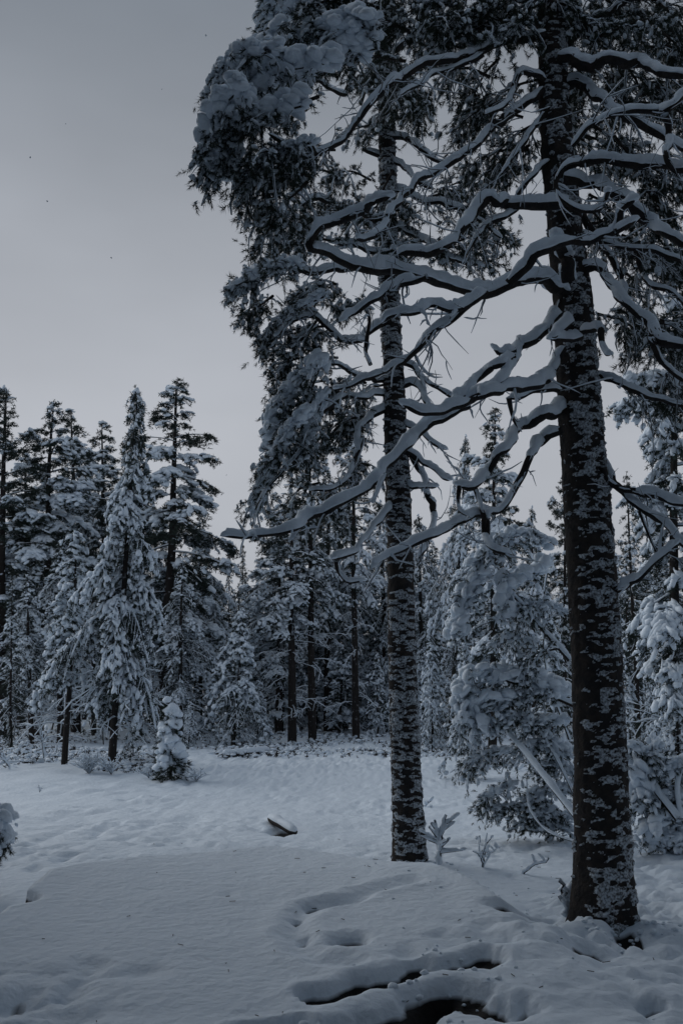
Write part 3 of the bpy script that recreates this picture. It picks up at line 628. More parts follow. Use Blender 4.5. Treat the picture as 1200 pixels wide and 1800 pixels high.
# ------------------------------------------------------------------ forest trees
def tree_proto(seed, H, cb, Rm, nbr, e0, e1, droop, snow, kind, tr, lump=.075, lowtw=18, full=1.0, clump=.52, dens=1.0, sharp=1.0, nf=6):
    rng = np.random.default_rng(seed)
    f = (np.arange(nbr) + rng.random(nbr)) / nbr
    z = H * (cb + (1 - cb) * f ** .92); prof = np.clip((1 - f) * sharp, 0, 1) ** full * np.clip(.6 + f * 4, 0, 1) * (.82 + .22 * np.cos(f * nbr / 5 * 6.283)) + .02
    Lb = Rm * prof * rng.uniform(.5, 1.2, nbr) * (1 + .25 * np.sin(np.arange(nbr) * 2.39996 + seed) * np.sin(f * 7 + seed))
    az = np.arange(nbr) * 2.39996 + rng.normal(0, .5, nbr)
    el = np.tan(np.interp(f, [0, 1], [e0, e1]) + rng.normal(0, .12, nbr)); s = np.linspace(0, 1, 8)
    hx = np.stack([np.cos(az), np.sin(az)], 1); sw = rng.normal(0, .18, nbr)
    r_ = Lb[:, None] * s[None] * (1 - .12 * s[None] ** 2)
    P = np.zeros((nbr, 8, 3)); P[..., 0] = hx[:, :1] * r_ - hx[:, 1:] * r_ * sw[:, None] * s; P[..., 1] = hx[:, 1:] * r_ + hx[:, :1] * r_ * sw[:, None] * s
    dr = droop * rng.uniform(.6, 1.4, nbr)
    P[..., 2] = z[:, None] + Lb[:, None] * (el[:, None] * s - dr[:, None] * s ** 2.1 + .16 * s ** 5)
    gw, gn, gs = Geo(), Geo(), Geo()
    gw.add(*tubes(P, (.010 + .012 * Lb)[:, None] * np.linspace(1, .3, 8)[None], 4))
    A, Dv = [], []
    TPs, TRs = [], []
    for i in range(nbr):
        nt_ = max(2, int(Lb[i] / .15 * dens)) * 2
        t = rng.uniform(.12, 1, nt_); k = t * 7; k0 = np.minimum(k.astype(int), 6); fr = (k - k0)[:, None]
        b = P[i][k0] * (1 - fr) + P[i][k0 + 1] * fr; T = nrm(P[i][k0 + 1] - P[i][k0])
        sd = nrm(np.cross(T, Z)) * np.where(np.arange(nt_) % 2, 1, -1)[:, None]
        d = nrm(T * .75 + sd * rng.uniform(.5, 1, (nt_, 1)) + Z * rng.uniform(-.35, .2, (nt_, 1)))
        l = (.14 + .42 * Lb[i] * (1 - .65 * t)) * rng.uniform(.5, 1.1, nt_)
        q = np.linspace(0, 1, 5)[None, :, None]
        hang = rng.uniform(.1, .6, nt_) * (1.8 if kind == 'weep' else 1.0) + droop * .3
        TPs.append(b[:, None] + l[:, None, None] * (d[:, None] * q - Z * hang[:, None, None] * q ** 2)); TRs.append(np.repeat((.004 + .006 * l)[:, None], 5, 1) * np.linspace(1, .4, 5))
    top = np.array([[[0, 0, H * .90 + H * .1 * q_] for q_ in np.linspace(0, 1, 5)]]); TPs.append(top); TRs.append(np.full((1, 5), .012))
    TP = np.concatenate(TPs); TR = np.concatenate(TRs)
    gw.add(*tubes(TP, TR, 3))
    # thin snow on every twig of a weeping tree
    P_all = []
    ln = np.linalg.norm(TP[:, -1] - TP[:, 0], axis=1)
    for sfrac in ((.15, .33, .5, .66, .83, 1.0) if nf == 6 else (.2, .5, .75, 1.0)):
        k = sfrac * 4; k0 = min(int(k), 3); fr = k - k0
        C = TP[:, k0] * (1 - fr) + TP[:, k0 + 1] * fr; D = TP[:, k0 + 1] - TP[:, k0]
        keep = rng.random(len(C)) < np.clip(ln / .22, .3, 1)
        P_all.append((C[keep], D[keep]))
    C = np.concatenate([a for a, _ in P_all]); D = nrm(np.concatenate([b for _, b in P_all]))
    C = C + rng.normal(0, .03, C.shape)
    m = len(C)
    # needles
    Dn = D + rng.normal(0, .5, (m, 3)) - Z * .2; sz = rng.uniform(.085, .165, m) * (H / 12) ** .25
    scatter(gn, FTUFT, C - Z * .045, basis(Dn, rng) * sz[:, None, None], rng)
    # snow: patchy by a coarse noise so that clumps of light and dark form
    pn = vn3(C[:, 0] * 1.1, C[:, 1] * 1.1, C[:, 2] * 1.3, seed) * .65 + vn3(C[:, 0] * 3, C[:, 1] * 3, C[:, 2] * 3, seed + 1) * .35
    rad = np.hypot(C[:, 0], C[:, 1]) / (Rm + .01)
    pr = np.clip((pn - clump - .035) * 10 + .5 + .5 * (rad - .35), .04, 1) * snow
    pr = pr * np.clip(2.2 - 1.7 * C[:, 2] / H, 0, 1); on = rng.random(m) < pr; k = on.sum()
    l = lump * .85 * rng.uniform(.5, 1.5, k) * (.75 + .6 * pr[on] / max(snow, .1))
    scatter(gs, LUMP0, C[on] + Z * l[:, None] * .35, lump_mats(D[on] + rng.normal(0, .25, (k, 3)), l * rng.uniform(.9, 1.9, k), l * rng.uniform(.6, 1.0, k), l * rng.uniform(.45, .8, k), rng), rng)
    if kind == 'weep':
        gs.add(*snowcaps(TP, TR, np.full(TR.shape, .014) * rng.uniform(.3, 1.4, TR.shape), 5))
    # snow along main branches
    gs.add(*snowcaps(P, (.010 + .012 * Lb)[:, None] * np.linspace(1, .3, 8)[None], (.012 + .015 * Lb)[:, None] * rng.uniform(.1, 1.3, (nbr, 8)) * snow, 5))
    # trunk
    k = 16; zz_ = np.linspace(-.4, H, k); tp = np.zeros((1, k, 3)); tp[0, :, 2] = zz_
    tp[0, :, 0] = .05 * (vn2(zz_ * .3, zz_ * 0, seed) - .5) * 2; tp[0, :, 1] = .05 * (vn2(zz_ * .3, zz_ * 0, seed + 1) - .5) * 2
    gt = Geo(); gt.add(*tubes(tp, (tr * (1 - np.clip(zz_, 0, H) / H) ** .75 + .008)[None], 10))
    # dead lower twigs with snow
    gl, gls = Geo(), Geo()
    if lowtw:
        zz2 = rng.uniform(.10, max(cb, .14) + .06, lowtw) * H; a2 = rng.uniform(0, 6.283, lowtw); l2 = rng.uniform(.4, 1.5, lowtw) * min(1, H / 10)
        q = np.linspace(0, 1, 7)
        d2 = np.stack([np.cos(a2), np.sin(a2), rng.uniform(-.15, .35, lowtw)], 1)
        LP = np.zeros((lowtw, 1, 3)); LP[:, 0, 2] = zz2
        LP = LP + d2[:, None] * (l2[:, None] * q)[..., None] - Z * (l2[:, None] * rng.uniform(.1, .6, (lowtw, 1)) * q ** 2)[..., None] + rng.normal(0, .025, (lowtw, 7, 3)) * q[None, :, None]
        lr = .014 * np.linspace(1, .35, 7)[None].repeat(lowtw, 0)
        gl.add(*tubes(LP, lr, 4)); gls.add(*snowcaps(LP, lr, np.full(lr.shape, .03) * rng.uniform(.2, 1.2, lr.shape), 5))
        j = rng.integers(0, lowtw, lowtw * 4); i2 = rng.integers(1, 6, lowtw * 4); b = LP[j, i2]; T = LP[j, i2] - LP[j, i2 - 1]
        d = nrm(nrm(T) + rng.normal(0, .7, (len(j), 3))); ll = rng.uniform(.15, .5, len(j)); q = np.linspace(0, 1, 4)[None, :, None]
        SP_ = b[:, None] + d[:, None] * ll[:, None, None] * q - Z * .3 * ll[:, None, None] * q ** 2
        sr = np.full((len(j), 4), .006); gl.add(*tubes(SP_, sr, 3)); gls.add(*snowcaps(SP_, sr, np.full(sr.shape, .02) * rng.uniform(.3, 1.1, sr.shape), 5))
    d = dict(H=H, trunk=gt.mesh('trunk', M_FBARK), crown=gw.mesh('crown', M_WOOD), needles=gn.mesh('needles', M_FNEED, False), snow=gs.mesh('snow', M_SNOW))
    if lowtw: d['low'] = gl.mesh('dead_twigs', M_WOOD); d['lows'] = gls.mesh('twig_snow', M_SNOW)
    return d
PROTO = {
 'pineA': tree_proto(11, 13, .26, 1.75, 62, R(-16), R(48), .42, .95, 'pine', .15, .080, 20, .85, .48, 1.25, 1.7),
 'pineB': tree_proto(12, 13, .20, 1.95, 64, R(-14), R(45), .55, 1.0, 'pine', .15, .085, 20, .85, .45, 1.3, 1.8),
 'pineD': tree_proto(13, 13, .28, 1.7, 60, R(-6), R(50), .30, .6, 'pine', .15, .08, 20, .9, .54, 1.2, 1.7),
 'pineC': tree_proto(24, 13, .24, 2.0, 60, R(-18), R(45), .50, .8, 'pine', .16, .082, 24, .8, .50, 1.35, 1.75),
 'weepA': tree_proto(14, 9, .20, 1.45, 84, R(-16), R(10), 1.15, 1.1, 'weep', .09, .052, 26, 1.0, .38, 1.2, 1.35),
 'weepB': tree_proto(15, 11, .26, 1.6, 66, R(-10), R(30), .85, 1.0, 'weep', .13, .070, 26, .85, .42, 1.0, 1.5, 4),
 'high': tree_proto(16, 13, .44, 1.8, 52, R(-4), R(42), .50, .9, 'pine', .17, .080, 30, .7, .46, 1.1, 1.6, 4),
 'dark': tree_proto(17, 11, .06, 1.5, 80, R(-24), R(20), .30, .5, 'pine', .13, .068, 0, .95, .55, .9, 1.25, 4),
 'young': tree_proto(18, 4, .08, .85, 46, R(0), R(40), .95, 1.1, 'weep', .045, .050, 4, .9, .36, 1.0, 1.3, 4),
 'young2': tree_proto(19, 4, .10, .75, 42, R(5), R(45), .60, 1.0, 'pine', .045, .060, 6, .9, .42, 1.0, 1.3, 4),
 'thin': tree_proto(20, 6, .35, .9, 42, R(0), R(40), .70, 1.0, 'weep', .06, .055, 14, .9, .40, 1.0, 1.3, 4),
}
def place_tree(kind, x, y, h, label, group=None, rot=0, wide=1.0, lean=0.0, name='tree', cat='tree'):
    p = PROTO[kind]; s = h / p['H']
    r = thing(name, label, cat, (x, y, gh(x, y) - .03), group)
    r.rotation_euler = (0, lean, 0); r.scale = (1, 1, 1)
    sx = s * wide
    def ch(nm, key, par, kd=None):
        o = bpy.data.objects.new(nm, p[key]); COL.objects.link(o); o.parent = par
        if kd: o['kind'] = kd
        return o
    t = ch('trunk', 'trunk', r); c = ch('crown', 'crown', r)
    for o in (t, c): o.scale = (sx, sx, s); o.rotation_euler = (0, 0, rot)
    ch('needles', 'needles', c, 'stuff'); ch('snow', 'snow', c, 'stuff')
    if 'low' in p:
        l = ch('dead_twigs', 'low', r, 'stuff'); l.scale = (sx, sx, s); l.rotation_euler = (0, 0, rot); ch('twig_snow', 'lows', l, 'stuff')
    return r
FOREST = [ # proto, base px, distance, top px, wide, name, label
 ('pineD', 4, 36, (8, 682), 1.4, 'pine_tree', 'dark tall pine cut by the left edge of the photo'),
 ('pineB', 72, 37, (95, 703), 1.4, 'pine_tree', 'tall dense pine with snowy clumps, second tall tree from the left edge'),
 ('pineA', 135, 42, (126, 722), 1.3, 'pine_tree', 'shorter dark pine top just right of the dense tall pine on the left'),
 ('pineA', 190, 44, (180, 742), 1.3, 'pine_tree', 'short pine top behind the pale weeping spruce, to its left'),
 ('weepA', 204, 22, (243, 680), .98, 'spruce_tree', 'pale leaning spruce with weeping boughs heavy with snow, left part of the clearing'),
 ('pineC', 287, 36, (313, 664), 1.4, 'pine_tree', 'tallest dark pine at the right end of the left group, pointed top'),
 ('thin', 122, 23, (132, 930), 1.25, 'pine_tree', 'thin crooked pine with a bare dark lower trunk, left front of the forest edge'),
 ('dark', 25, 29, (22, 1010), .8, 'spruce_tree', 'low dark spruce with branches to the ground at the left edge'),
 ('high', 168, 39, (165, 880), .8, 'pine_tree', 'dark bare trunk between the thin crooked pine and the weeping spruce'),
 ('high', 250, 41, (255, 850), .8, 'pine_tree', 'dark trunk behind the weeping spruce, left of the tallest left pine trunk'),
 ('dark', 404, 58, (403, 957), .65, 'spruce_tree', 'dark pointed spruce top in the sky gap, the left of a pair'),
 ('dark', 428, 60, (427, 954), .65, 'spruce_tree', 'dark pointed spruce top in the sky gap, the right of a pair'),
 ('weepB', 352, 40, (352, 905), 1.35, 'spruce_tree', 'snowy drooping tree right beside the tallest left pine'),
 ('young', 412, 33, (425, 1072), 1.3, 'spruce_tree', 'slim young weeping tree below the pair of dark spruce tops'),
 ('high', 515, 36, (512, 850), 1.3, 'spruce_tree', 'snowy tree with a dark trunk, leftmost of three trunks in the middle distance'),
 ('high', 548, 36.5, (545, 760), 1.0, 'pine_tree', 'slim dark trunk with a high crown, the middle of three trunks in the distance'),
 ('high', 624, 37, (622, 720), .85, 'pine_tree', 'thicker dark trunk left of the middle pine, rightmost of three trunks in the distance'),
 ('weepB', 790, 33, (817, 765), .7, 'spruce_tree', 'slim pale snowy spruce with a thin tip right of the middle pine'),
 ('pineB', 862, 27, (868, 716), 1.05, 'pine_tree', 'broad snow-laden tree with a rounded top between the two big trunks'),
 ('pineD', 990, 46, (992, 812), .8, 'pine_tree', 'dark small treetop peeping out left of the big near trunk'),
 ('weepB', 935, 38, (935, 890), .9, 'spruce_tree', 'snowy drooping tree between the rounded tree and the big near trunk'),
 ('pineB', 1172, 16, (1185, 420), .9, 'pine_tree', 'tall shaggy snow-laden tree at the right edge, behind the near branches'),
 ('dark', 1118, 30, (1100, 828), .8, 'spruce_tree', 'dark spruce directly right of the big near trunk'),
 ('young', 1150, 20, (1142, 1178), .9, 'spruce_tree', 'small white weeping tree right of the big near trunk'),
 ('young2', 1103, 17, (1098, 1155), .8, 'spruce_tree', 'small snow-lumped tree touching the right side of the big near trunk'),
 ('pineB', 40, 45, (45, 790), 1.4, 'pine_tree', 'snowy pine filling the gap between the two leftmost tall trees'),
 ('pineB', 232, 46, (225, 800), 1.4, 'pine_tree', 'snowy pine filling the gap behind the weeping spruce, to its right'),
 ('weepB', 110, 33, (108, 950), 1.4, 'spruce_tree', 'broad drooping snowy spruce behind the thin crooked pine'),
 ('weepB', 60, 32, (50, 1010), 1.4, 'spruce_tree', 'broad low snowy spruce beside the dark low spruce at the left edge'),
 ('weepB', 318, 34, (322, 985), 1.3, 'spruce_tree', 'broad drooping snowy spruce under the tallest left pine, right of its trunk'),
 ('weepB', 492, 42, (492, 905), 1.5, 'spruce_tree', 'white broad drooping tree behind the leftmost of the three distant trunks'),
 ('weepB', 590, 47, (600, 860), 1.5, 'spruce_tree', 'white broad drooping tree between the slim and the thick distant trunk'),
 ('young', 1185, 15.5, (1180, 1160), 1.1, 'spruce_tree', 'white drooping small tree at the right edge above the low pine bush'),
 ('young2', 1062, 22, (1062, 1080), 1.0, 'spruce_tree', 'small snowy tree half hidden behind the big near trunk'),
 ('young', 820, 19, (815, 1130), 1.0, 'spruce_tree', 'white drooping small tree behind the bent young pine, on its left'),
 ('young2', 965, 20, (960, 1090), 1.1, 'spruce_tree', 'snowy small tree in the thicket close left of the big near trunk'),
 ('weepB', 680, 45, (668, 880), 1.3, 'spruce_tree', 'snowy distant tree directly behind the middle trunk'),
 ('young', 760, 28, (756, 1130), 1.0, 'spruce_tree', 'small white drooping tree close right of the middle trunk'),
 ('young', 455, 34, (455, 1195), 1.1, 'spruce_tree', 'little bowed snowy spruce left of the three distant trunks'),
 ('young', 335, 31, (335, 1232), 1.2, 'spruce_tree', 'little bowed snowy bush tree behind the lumpy sapling'),
 ('weepB', 1050, 40, (1060, 900), .9, 'spruce_tree', 'distant snowy tree hidden mostly by the big near trunk'),
 ('weepB', 745, 42, (735, 905), 1.2, 'spruce_tree', 'distant snowy tree right behind the middle pine, grey and drooping'),
 ('weepB', 575, 44, (580, 830), 1.4, 'spruce_tree', 'distant snowy tree filling the gap between the slim and the thick dark trunk'),
 ('pineB', 470, 46, (482, 890), 1.3, 'pine_tree', 'distant snowy tree left of the three trunks, behind the long low branch tip'),
 ('young2', 662, 40, (664, 1150), 1.0, 'spruce_tree', 'small snowy spruce between the thick distant trunk and the middle pine'),
]
rngf = np.random.default_rng(77)
for i in range(34):                                            # more forest added out of view behind the viewpoint, to shade the foreground
    a_ = R(-200 + 220 * (i + .5) / 34); rr_ = (4.5, 8.0, 12.5)[i % 3] + rngf.uniform(-.8, .8)
    place_tree(['pineA', 'pineB', 'dark'][i % 3], rr_ * math.cos(a_), rr_ * math.sin(a_) - 1.0, rngf.uniform(11, 15), 'tall unseen pine added around the viewpoint to shade the foreground', 'shade pines around the viewpoint', rngf.uniform(0, 6.28), 1.25, 0, 'pine_tree')
for (x_, y_, h_) in [(-4.6, 4.6, 12), (-5.0, 6.6, 12), (-5.7, 8.8, 12), (-6.9, 10.9, 12), (-4.6, 2.4, 12), (-6.6, 6.0, 13), (-8.6, 8.6, 13), (-8.0, 5.2, 13), (-9.4, 11.6, 13), (-7.4, 2.2, 13), (6.2, 4.6, 12), (7.4, 8.4, 13), (6.0, 2.2, 12), (-2.1, -2.0, 13), (1.2, -1.9, 14), (3.6, -1.6, 13), (-4.0, .2, 13), (-.4, -3.6, 14)]:  # unseen pines added beside and behind the viewpoint as sun blockers
    place_tree('pineB', x_, y_, h_, 'tall unseen pine added around the viewpoint to shade the foreground', 'shade pines around the viewpoint', rngf.uniform(0, 6.28), 1.0, 0, 'pine_tree')
for (kd, bx, Y, (tx, ty), wd, nm, lab) in FOREST:
    gb = at(bx, 1215, Y); z0 = gh(gb[0], Y); tp = at(tx, ty, Y)
    place_tree(kd, gb[0], Y, math.hypot(tp[2] - z0, tp[0] - gb[0]), lab, None, rngf.uniform(0, 6.28), wd, math.atan2(tp[0] - gb[0], tp[2] - z0), nm)
LAB_FAR = 'snow-dusted tree in the dense forest behind the clearing'
kinds = ['weepB', 'dark', 'dark', 'high', 'weepB', 'dark', 'pineA']
n = 0
for row, (Y, cnt) in enumerate([(50, 20), (57, 22), (66, 24), (78, 26), (95, 30)]):
    for i in range(cnt):
        px = -140 + (1480) * (i + rngf.uniform(.15, .85)) / cnt
        yy_ = Y + rngf.uniform(-2.5, 2.5); x = (px - 600) / FPX * yy_
        h = (1215 - rngf.uniform(975, 1060)) / FPX * yy_ + 1.6
        if 700 < px < 1300 or px < 330: h *= rngf.uniform(1.0, 1.3)
        place_tree(kinds[n % 7], x, yy_, h, LAB_FAR, 'dense forest behind the clearing', rngf.uniform(0, 6.28), rngf.uniform(.95, 1.6), rngf.normal(0, .03), 'forest_tree'); n += 1
LAB_SAP = 'small snow-bowed sapling under the forest edge trees'
for i in range(46):
    px = rngf.uniform(-60, 1260); Y = rngf.uniform(32, 48); x = (px - 600) / FPX * Y
    if 470 < px < 690: Y += 12
    place_tree(['young', 'young2', 'thin', 'young'][i % 4], x, Y, rngf.uniform(1.2, 3.6), LAB_SAP, 'saplings along the forest edge', rngf.uniform(0, 6.28), rngf.uniform(.9, 1.4), rngf.normal(0, .08), 'sapling', 'sapling')

for i in range(22):
    px = rngf.uniform(440, 720); Y = rngf.uniform(41, 50); x = (px - 600) / FPX * Y
    place_tree(['young', 'weepB', 'young', 'young2'][i % 4], x, Y, rngf.uniform(2.2, 5.2), LAB_SAP, 'saplings along the forest edge', rngf.uniform(0, 6.28), rngf.uniform(1.1, 1.7), rngf.normal(0, .06), 'sapling', 'sapling')

# ------------------------------------------------------------------ small near plants
def bush(name, label, cat, base, boughs, stems=(), Y=11, tl=.09):
    b = np.array(base, float); root = thing(name, label, cat, b)
    for k, (px, r0, r1) in enumerate(stems):
        pts = np.array([at(p[0], p[1], p[2] if len(p) > 2 else Y) for p in px]); P, u, s, rad = pipe(pts, [r0, r1], .05)
        g = Geo(); g.add(*tubes(P[None], rad[None], 7)); o = g.obj('stem', M_BARK, root, loc=tuple(b)); o.location = (0, 0, 0)
        gs = Geo(); gs.add(*snowcaps(P[None], rad[None], (.008 + rad * .75)[None] * (.3 + 1.2 * vn2(u * 7, u * 0, k))[None] * np.clip((1 - s) * 8, 0, 1)[None], 9))
        c = gs.obj('snow', M_SNOW, o, loc=tuple(b)); c.location = (0, 0, 0)
    for k, (px, sp, ntw, hg, sn, lu, pi_) in enumerate(boughs):
        rng = np.random.default_rng(abs(hash((len(label), k))) % 9999)
        bough(root, b, [at(p[0], p[1], p[2] if len(p) > 2 else Y) for p in px], rng, sp, ntw + 6, hg, sn * .8, lu * .45, tl * .9, pi_ * .7)
    return root
yb_ = 11.5; g0 = gp(1005, 1445)
bush('young_pine', 'young pine bent over under round lumps of snow, just left of the big near trunk', 'tree', at(1010, 1435, 10.6),
  [([(960, 1000), (920, 1010), (890, 1030), (885, 1090)], .30, 18, .6, .7, .09, .12), ([(960, 960), (910, 940), (860, 960), (830, 1000)], .34, 20, .6, .8, .08, .10),
   ([(1000, 1080), (940, 1060), (900, 1080)], .4, 20, .7, .6, .07, .05), ([(850, 1010), (815, 1060), (800, 1120)], .32, 18, .7, .8, .08, .11),
   ([(990, 1225), (930, 1195), (880, 1190), (865, 1205)], .32, 20, .5, .7, .09, .13), ([(990, 1210), (950, 1215), (905, 1225)], .36, 18, .7, .6, .07, .05),
   ([(900, 1240), (860, 1235), (840, 1260), (850, 1290)], .30, 18, .6, .8, .10, .14), ([(850, 1180), (815, 1210), (810, 1280)], .28, 16, .7, .7, .08, .11),
   ([(890, 1320), (850, 1330), (815, 1345)], .30, 20, .5, .5, .08, .06), ([(900, 1380), (865, 1395), (845, 1410)], .30, 20, .5, .4, .08, .06),
   ([(1000, 1330), (950, 1310), (915, 1320)], .34, 20, .6, .7, .08, .09), ([(1000, 1390), (960, 1390), (925, 1410)], .34, 20, .6, .6, .08, .08), ([(1000, 1440), (960, 1430), (930, 1440)], .3, 16, .5, .6, .08, .08),
   ([(990, 1270), (950, 1270), (920, 1285)], .3, 16, .6, .7, .08, .08), ([(940, 1130), (890, 1120), (860, 1140)], .32, 16, .7, .5, .07, .05), ([(980, 1140), (940, 1150), (920, 1170)], .32, 14, .7, .5, .07, 0), ([(1000, 1460), (960, 1450), (915, 1445)], .3, 18, .4, .7, .08, .06), ([(930, 1420), (890, 1420), (850, 1425)], .26, 18, .4, .5, .08, .05), ([(1005, 1360), (975, 1345), (940, 1360)], .3, 18, .5, .8, .08, .07), ([(960, 1290), (920, 1265), (880, 1260)], .3, 18, .5, .7, .08, .06)],
  [([(1012, 1436, 10.6), (955, 1365, 10.9), (920, 1320, 11.2), (893, 1288, 11.5), (870, 1240, 11.6)], .034, .018), ([(1010, 1240, 11.5), (950, 1215, 11.5), (880, 1192, 11.4)], .035, .02), ([(1000, 1160, 11.6), (930, 1080, 11.6), (880, 1020, 11.6)], .03, .015), ([(1010, 1480, 10.8), (960, 1460, 11), (930, 1420, 11.2), (925, 1370, 11.4)], .012, .006), ([(1010, 1400, 11.2), (975, 1330, 11.3), (930, 1250, 11.5), (905, 1150, 11.5)], .014, .006), ([(1000, 1300, 11.8), (960, 1180, 11.8), (955, 1060, 11.8), (965, 980, 11.8)], .016, .006)], 11.5)
bush('young_pine', 'low pine bush buried in round snow lumps right of the big near trunk', 'bush', at(1185, 1470, 10.4),
  [([(1110, 1350), (1130, 1390), (1125, 1430)], .26, 16, .6, .8, .09, .12), ([(1190, 1430), (1160, 1450), (1135, 1480)], .22, 14, .4, .8, .10, .13), ([(1210, 1460), (1185, 1475), (1160, 1490)], .2, 12, .4, .8, .1, .12),
   ([(1150, 1310), (1145, 1350), (1165, 1380)], .28, 16, .5, .7, .07, .07), ([(1210, 1340), (1180, 1350), (1160, 1370)], .28, 16, .6, .7, .08, .08), ([(1210, 1400), (1180, 1400), (1150, 1400)], .26, 14, .6, .6, .08, .08),
   ([(1105, 1310), (1130, 1320), (1150, 1335)], .26, 14, .5, .7, .07, .06)],
  [([(1190, 1440, 10.3), (1160, 1400, 10.4), (1135, 1365, 10.6), (1105, 1338, 10.9)], .035, .028), ([(1195, 1440, 10.3), (1190, 1380, 10.4), (1205, 1330, 10.5)], .025, .015)], 10.5)
lb = gp(0, 1545, .1)
bush('bush', 'dark bush end capped with snow poking in at the left edge', 'bush', at(-40, 1530, 8.6),
  [([(-60, 1450), (-25, 1445), (0, 1460), (8, 1490)], .09, 30, .5, .9, .06, .13), ([(-60, 1490), (-25, 1490), (-5, 1505)], .09, 30, .5, .8, .06, .11), ([(-60, 1430), (-30, 1430), (-15, 1435)], .08, 20, .4, .8, .05, .10)],
  [([(-60, 1540), (-40, 1500), (-20, 1470)], .03, .015)], 8.6, .09)
# the lumpy sapling in the clearing
sb = at(300, 1362, 19.2); sb[2] = gh(sb[0], sb[1])
sroot = thing('sapling', 'small sapling swallowed by stacked round snow lumps, alone at the edge of the clearing', 'sapling', sb)
rng = np.random.default_rng(5); Hs = at(295, 1230, 19.2)[2] - sb[2]
g = Geo(); st = np.array([[[0, 0, -.1], [.01, 0, .5 * Hs], [-.05, 0, .9 * Hs], [-.10, 0, Hs]]]); g.add(*tubes(st, np.array([[.03, .022, .012, .008]]), 7)); g.obj('stem', M_BARK, sroot)
gn, gs = Geo(), Geo()
m = 260; zf = rng.random(m) ** 1.3; rr_ = (.06 + .24 * (1 - zf) ** .8); a = rng.uniform(0, 6.28, m); rad = rr_ * np.sqrt(rng.random(m)); C = np.stack([np.cos(a) * rad - .04 * zf, np.sin(a) * rad, zf * Hs * .93 + .02], 1)
scatter(gn, TUFT, C, basis(np.stack([np.cos(a), np.sin(a), np.full(m, -.5)], 1) + rng.normal(0, .4, (m, 3)), rng) * .17, rng)
m = 120; zf = np.linspace(.10, .84, m); a = rng.uniform(0, 6.28, m); rad = (.05 + .23 * (1 - zf) ** .8) * rng.uniform(.5, 1.15, m); C = np.stack([np.cos(a) * rad - .04 * zf, np.sin(a) * rad, zf * Hs], 1)
l = rng.uniform(.05, .10, m); scatter(gs, LUMP1, C, lump_mats(rng.normal(size=(m, 3)) * np.array((1, 1, .5)), l, l * .9, l * .9, rng), rng)
C = np.array([(-.02, 0, .86 * Hs), (.03, -.05, .82 * Hs), (.13, -.02, .80 * Hs), (-.11, 0, .99 * Hs), (-.10, -.05, .66 * Hs), (.10, -.08, .68 * Hs), (.02, -.1, .5 * Hs), (.15, -.12, .38 * Hs), (-.16, -.05, .52 * Hs), (.22, -.1, .3 * Hs)]); l = np.array([.14, .13, .08, .08, .13, .12, .13, .13, .10, .11])
scatter(gs, LUMP2, C, lump_mats(np.tile((1.0, .2, 0), (len(C), 1)), l * 1.1, l, l * .95, rng), rng)
g = gn.obj('needles', M_NEED, sroot, False, 'stuff'); gs.obj('snow', M_SNOW, sroot)

def sprig(name, label, cat, px, py, hpx, n, spread, seed, Y=None, snow=1.2, thick=.007, group=None):
    """stiff little stems standing in the snow, caked with snow"""
    rng = np.random.default_rng(seed); b = gph(px, py) if Y is None else at(px, py, Y); b[2] = gh(b[0], b[1]) - .02
    Hm = hpx / FPX * b[1] * 1.02; root = thing(name, label, cat, b, group)
    q = np.linspace(0, 1, 8)
    d = rng.normal(0, spread, (n, 2)); P = np.zeros((n, 8, 3)); ln = Hm * rng.uniform(.55, 1.05, n)
    P[..., 0] = d[:, :1] * q ** 1.3 * ln[:, None]; P[..., 1] = d[:, 1:] * q ** 1.3 * ln[:, None]; P[..., 2] = ln[:, None] * (q - .25 * (np.abs(d).sum(1))[:, None] * q ** 2)
    P += rng.normal(0, .012, P.shape) * q[None, :, None]
    rd = np.tile(np.linspace(thick, thick * .5, 8), (n, 1))
    # forks
    m = n * 3; j = rng.integers(0, n, m); i = rng.integers(3, 7, m); qq = np.linspace(0, 1, 8)[None, :, None]
    fd = nrm(np.stack([rng.normal(0, .7, m), rng.normal(0, .7, m), rng.uniform(.1, .9, m)], 1)); F_ = P[j, i][:, None] + fd[:, None] * (Hm * rng.uniform(.15, .4, m))[:, None, None] * qq
    A = np.concatenate([P, F_]); B = np.concatenate([rd, np.tile(np.linspace(thick * .7, thick * .35, 8), (m, 1))])
    g = Geo(); g.add(*tubes(A, B, 5)); g.obj('stems', M_WOOD, root, kind='stuff')
    h = snow * B * 1.4 * rng.uniform(.2, 1.3, B.shape) + .003; h[:, 0] = 0
    gs = Geo(); gs.add(*snowcaps(A, B * 1.15, h, 7))
    k = int(n * 3); jj = rng.integers(0, len(A), k); ii_ = rng.integers(2, 8, k); l = rng.uniform(.9, 2.0, k) * thick * 1.4
    scatter(gs, LUMP1, A[jj, ii_] + Z * l[:, None] * .4, lump_mats(A[jj, ii_] - A[jj, ii_ - 1], l * 1.6, l, l * .9, rng), rng)
    gs.obj('snow', M_SNOW, root)
    return root
sprig('shrub', 'leafless shrub sprouts caked in snow at the foot of the middle trunk', 'shrub', 772, 1518, 95, 4, .16, 1, None, 2.2, .012)
sprig('shrub', 'thin dark forked sprouts in the snow between the two big trunks', 'shrub', 848, 1524, 62, 5, .4, 2, None, 1.2, .008)
sprig('shrub', 'single leaning snowy stalk left of the big near trunk', 'shrub', 918, 1536, 52, 1, .35, 3, None, 2.0, .010)
sprig('shrub', 'snow-caked sprouts standing against the left foot of the big near trunk', 'shrub', 996, 1612, 66, 3, .07, 4, None, 2.0, .012)
sprig('shrub', 'weeping snowy twigs beside the round little bush, left of the lumpy sapling', 'shrub', 196, 1360, 38, 16, .7, 5, None, 1.6, .008)
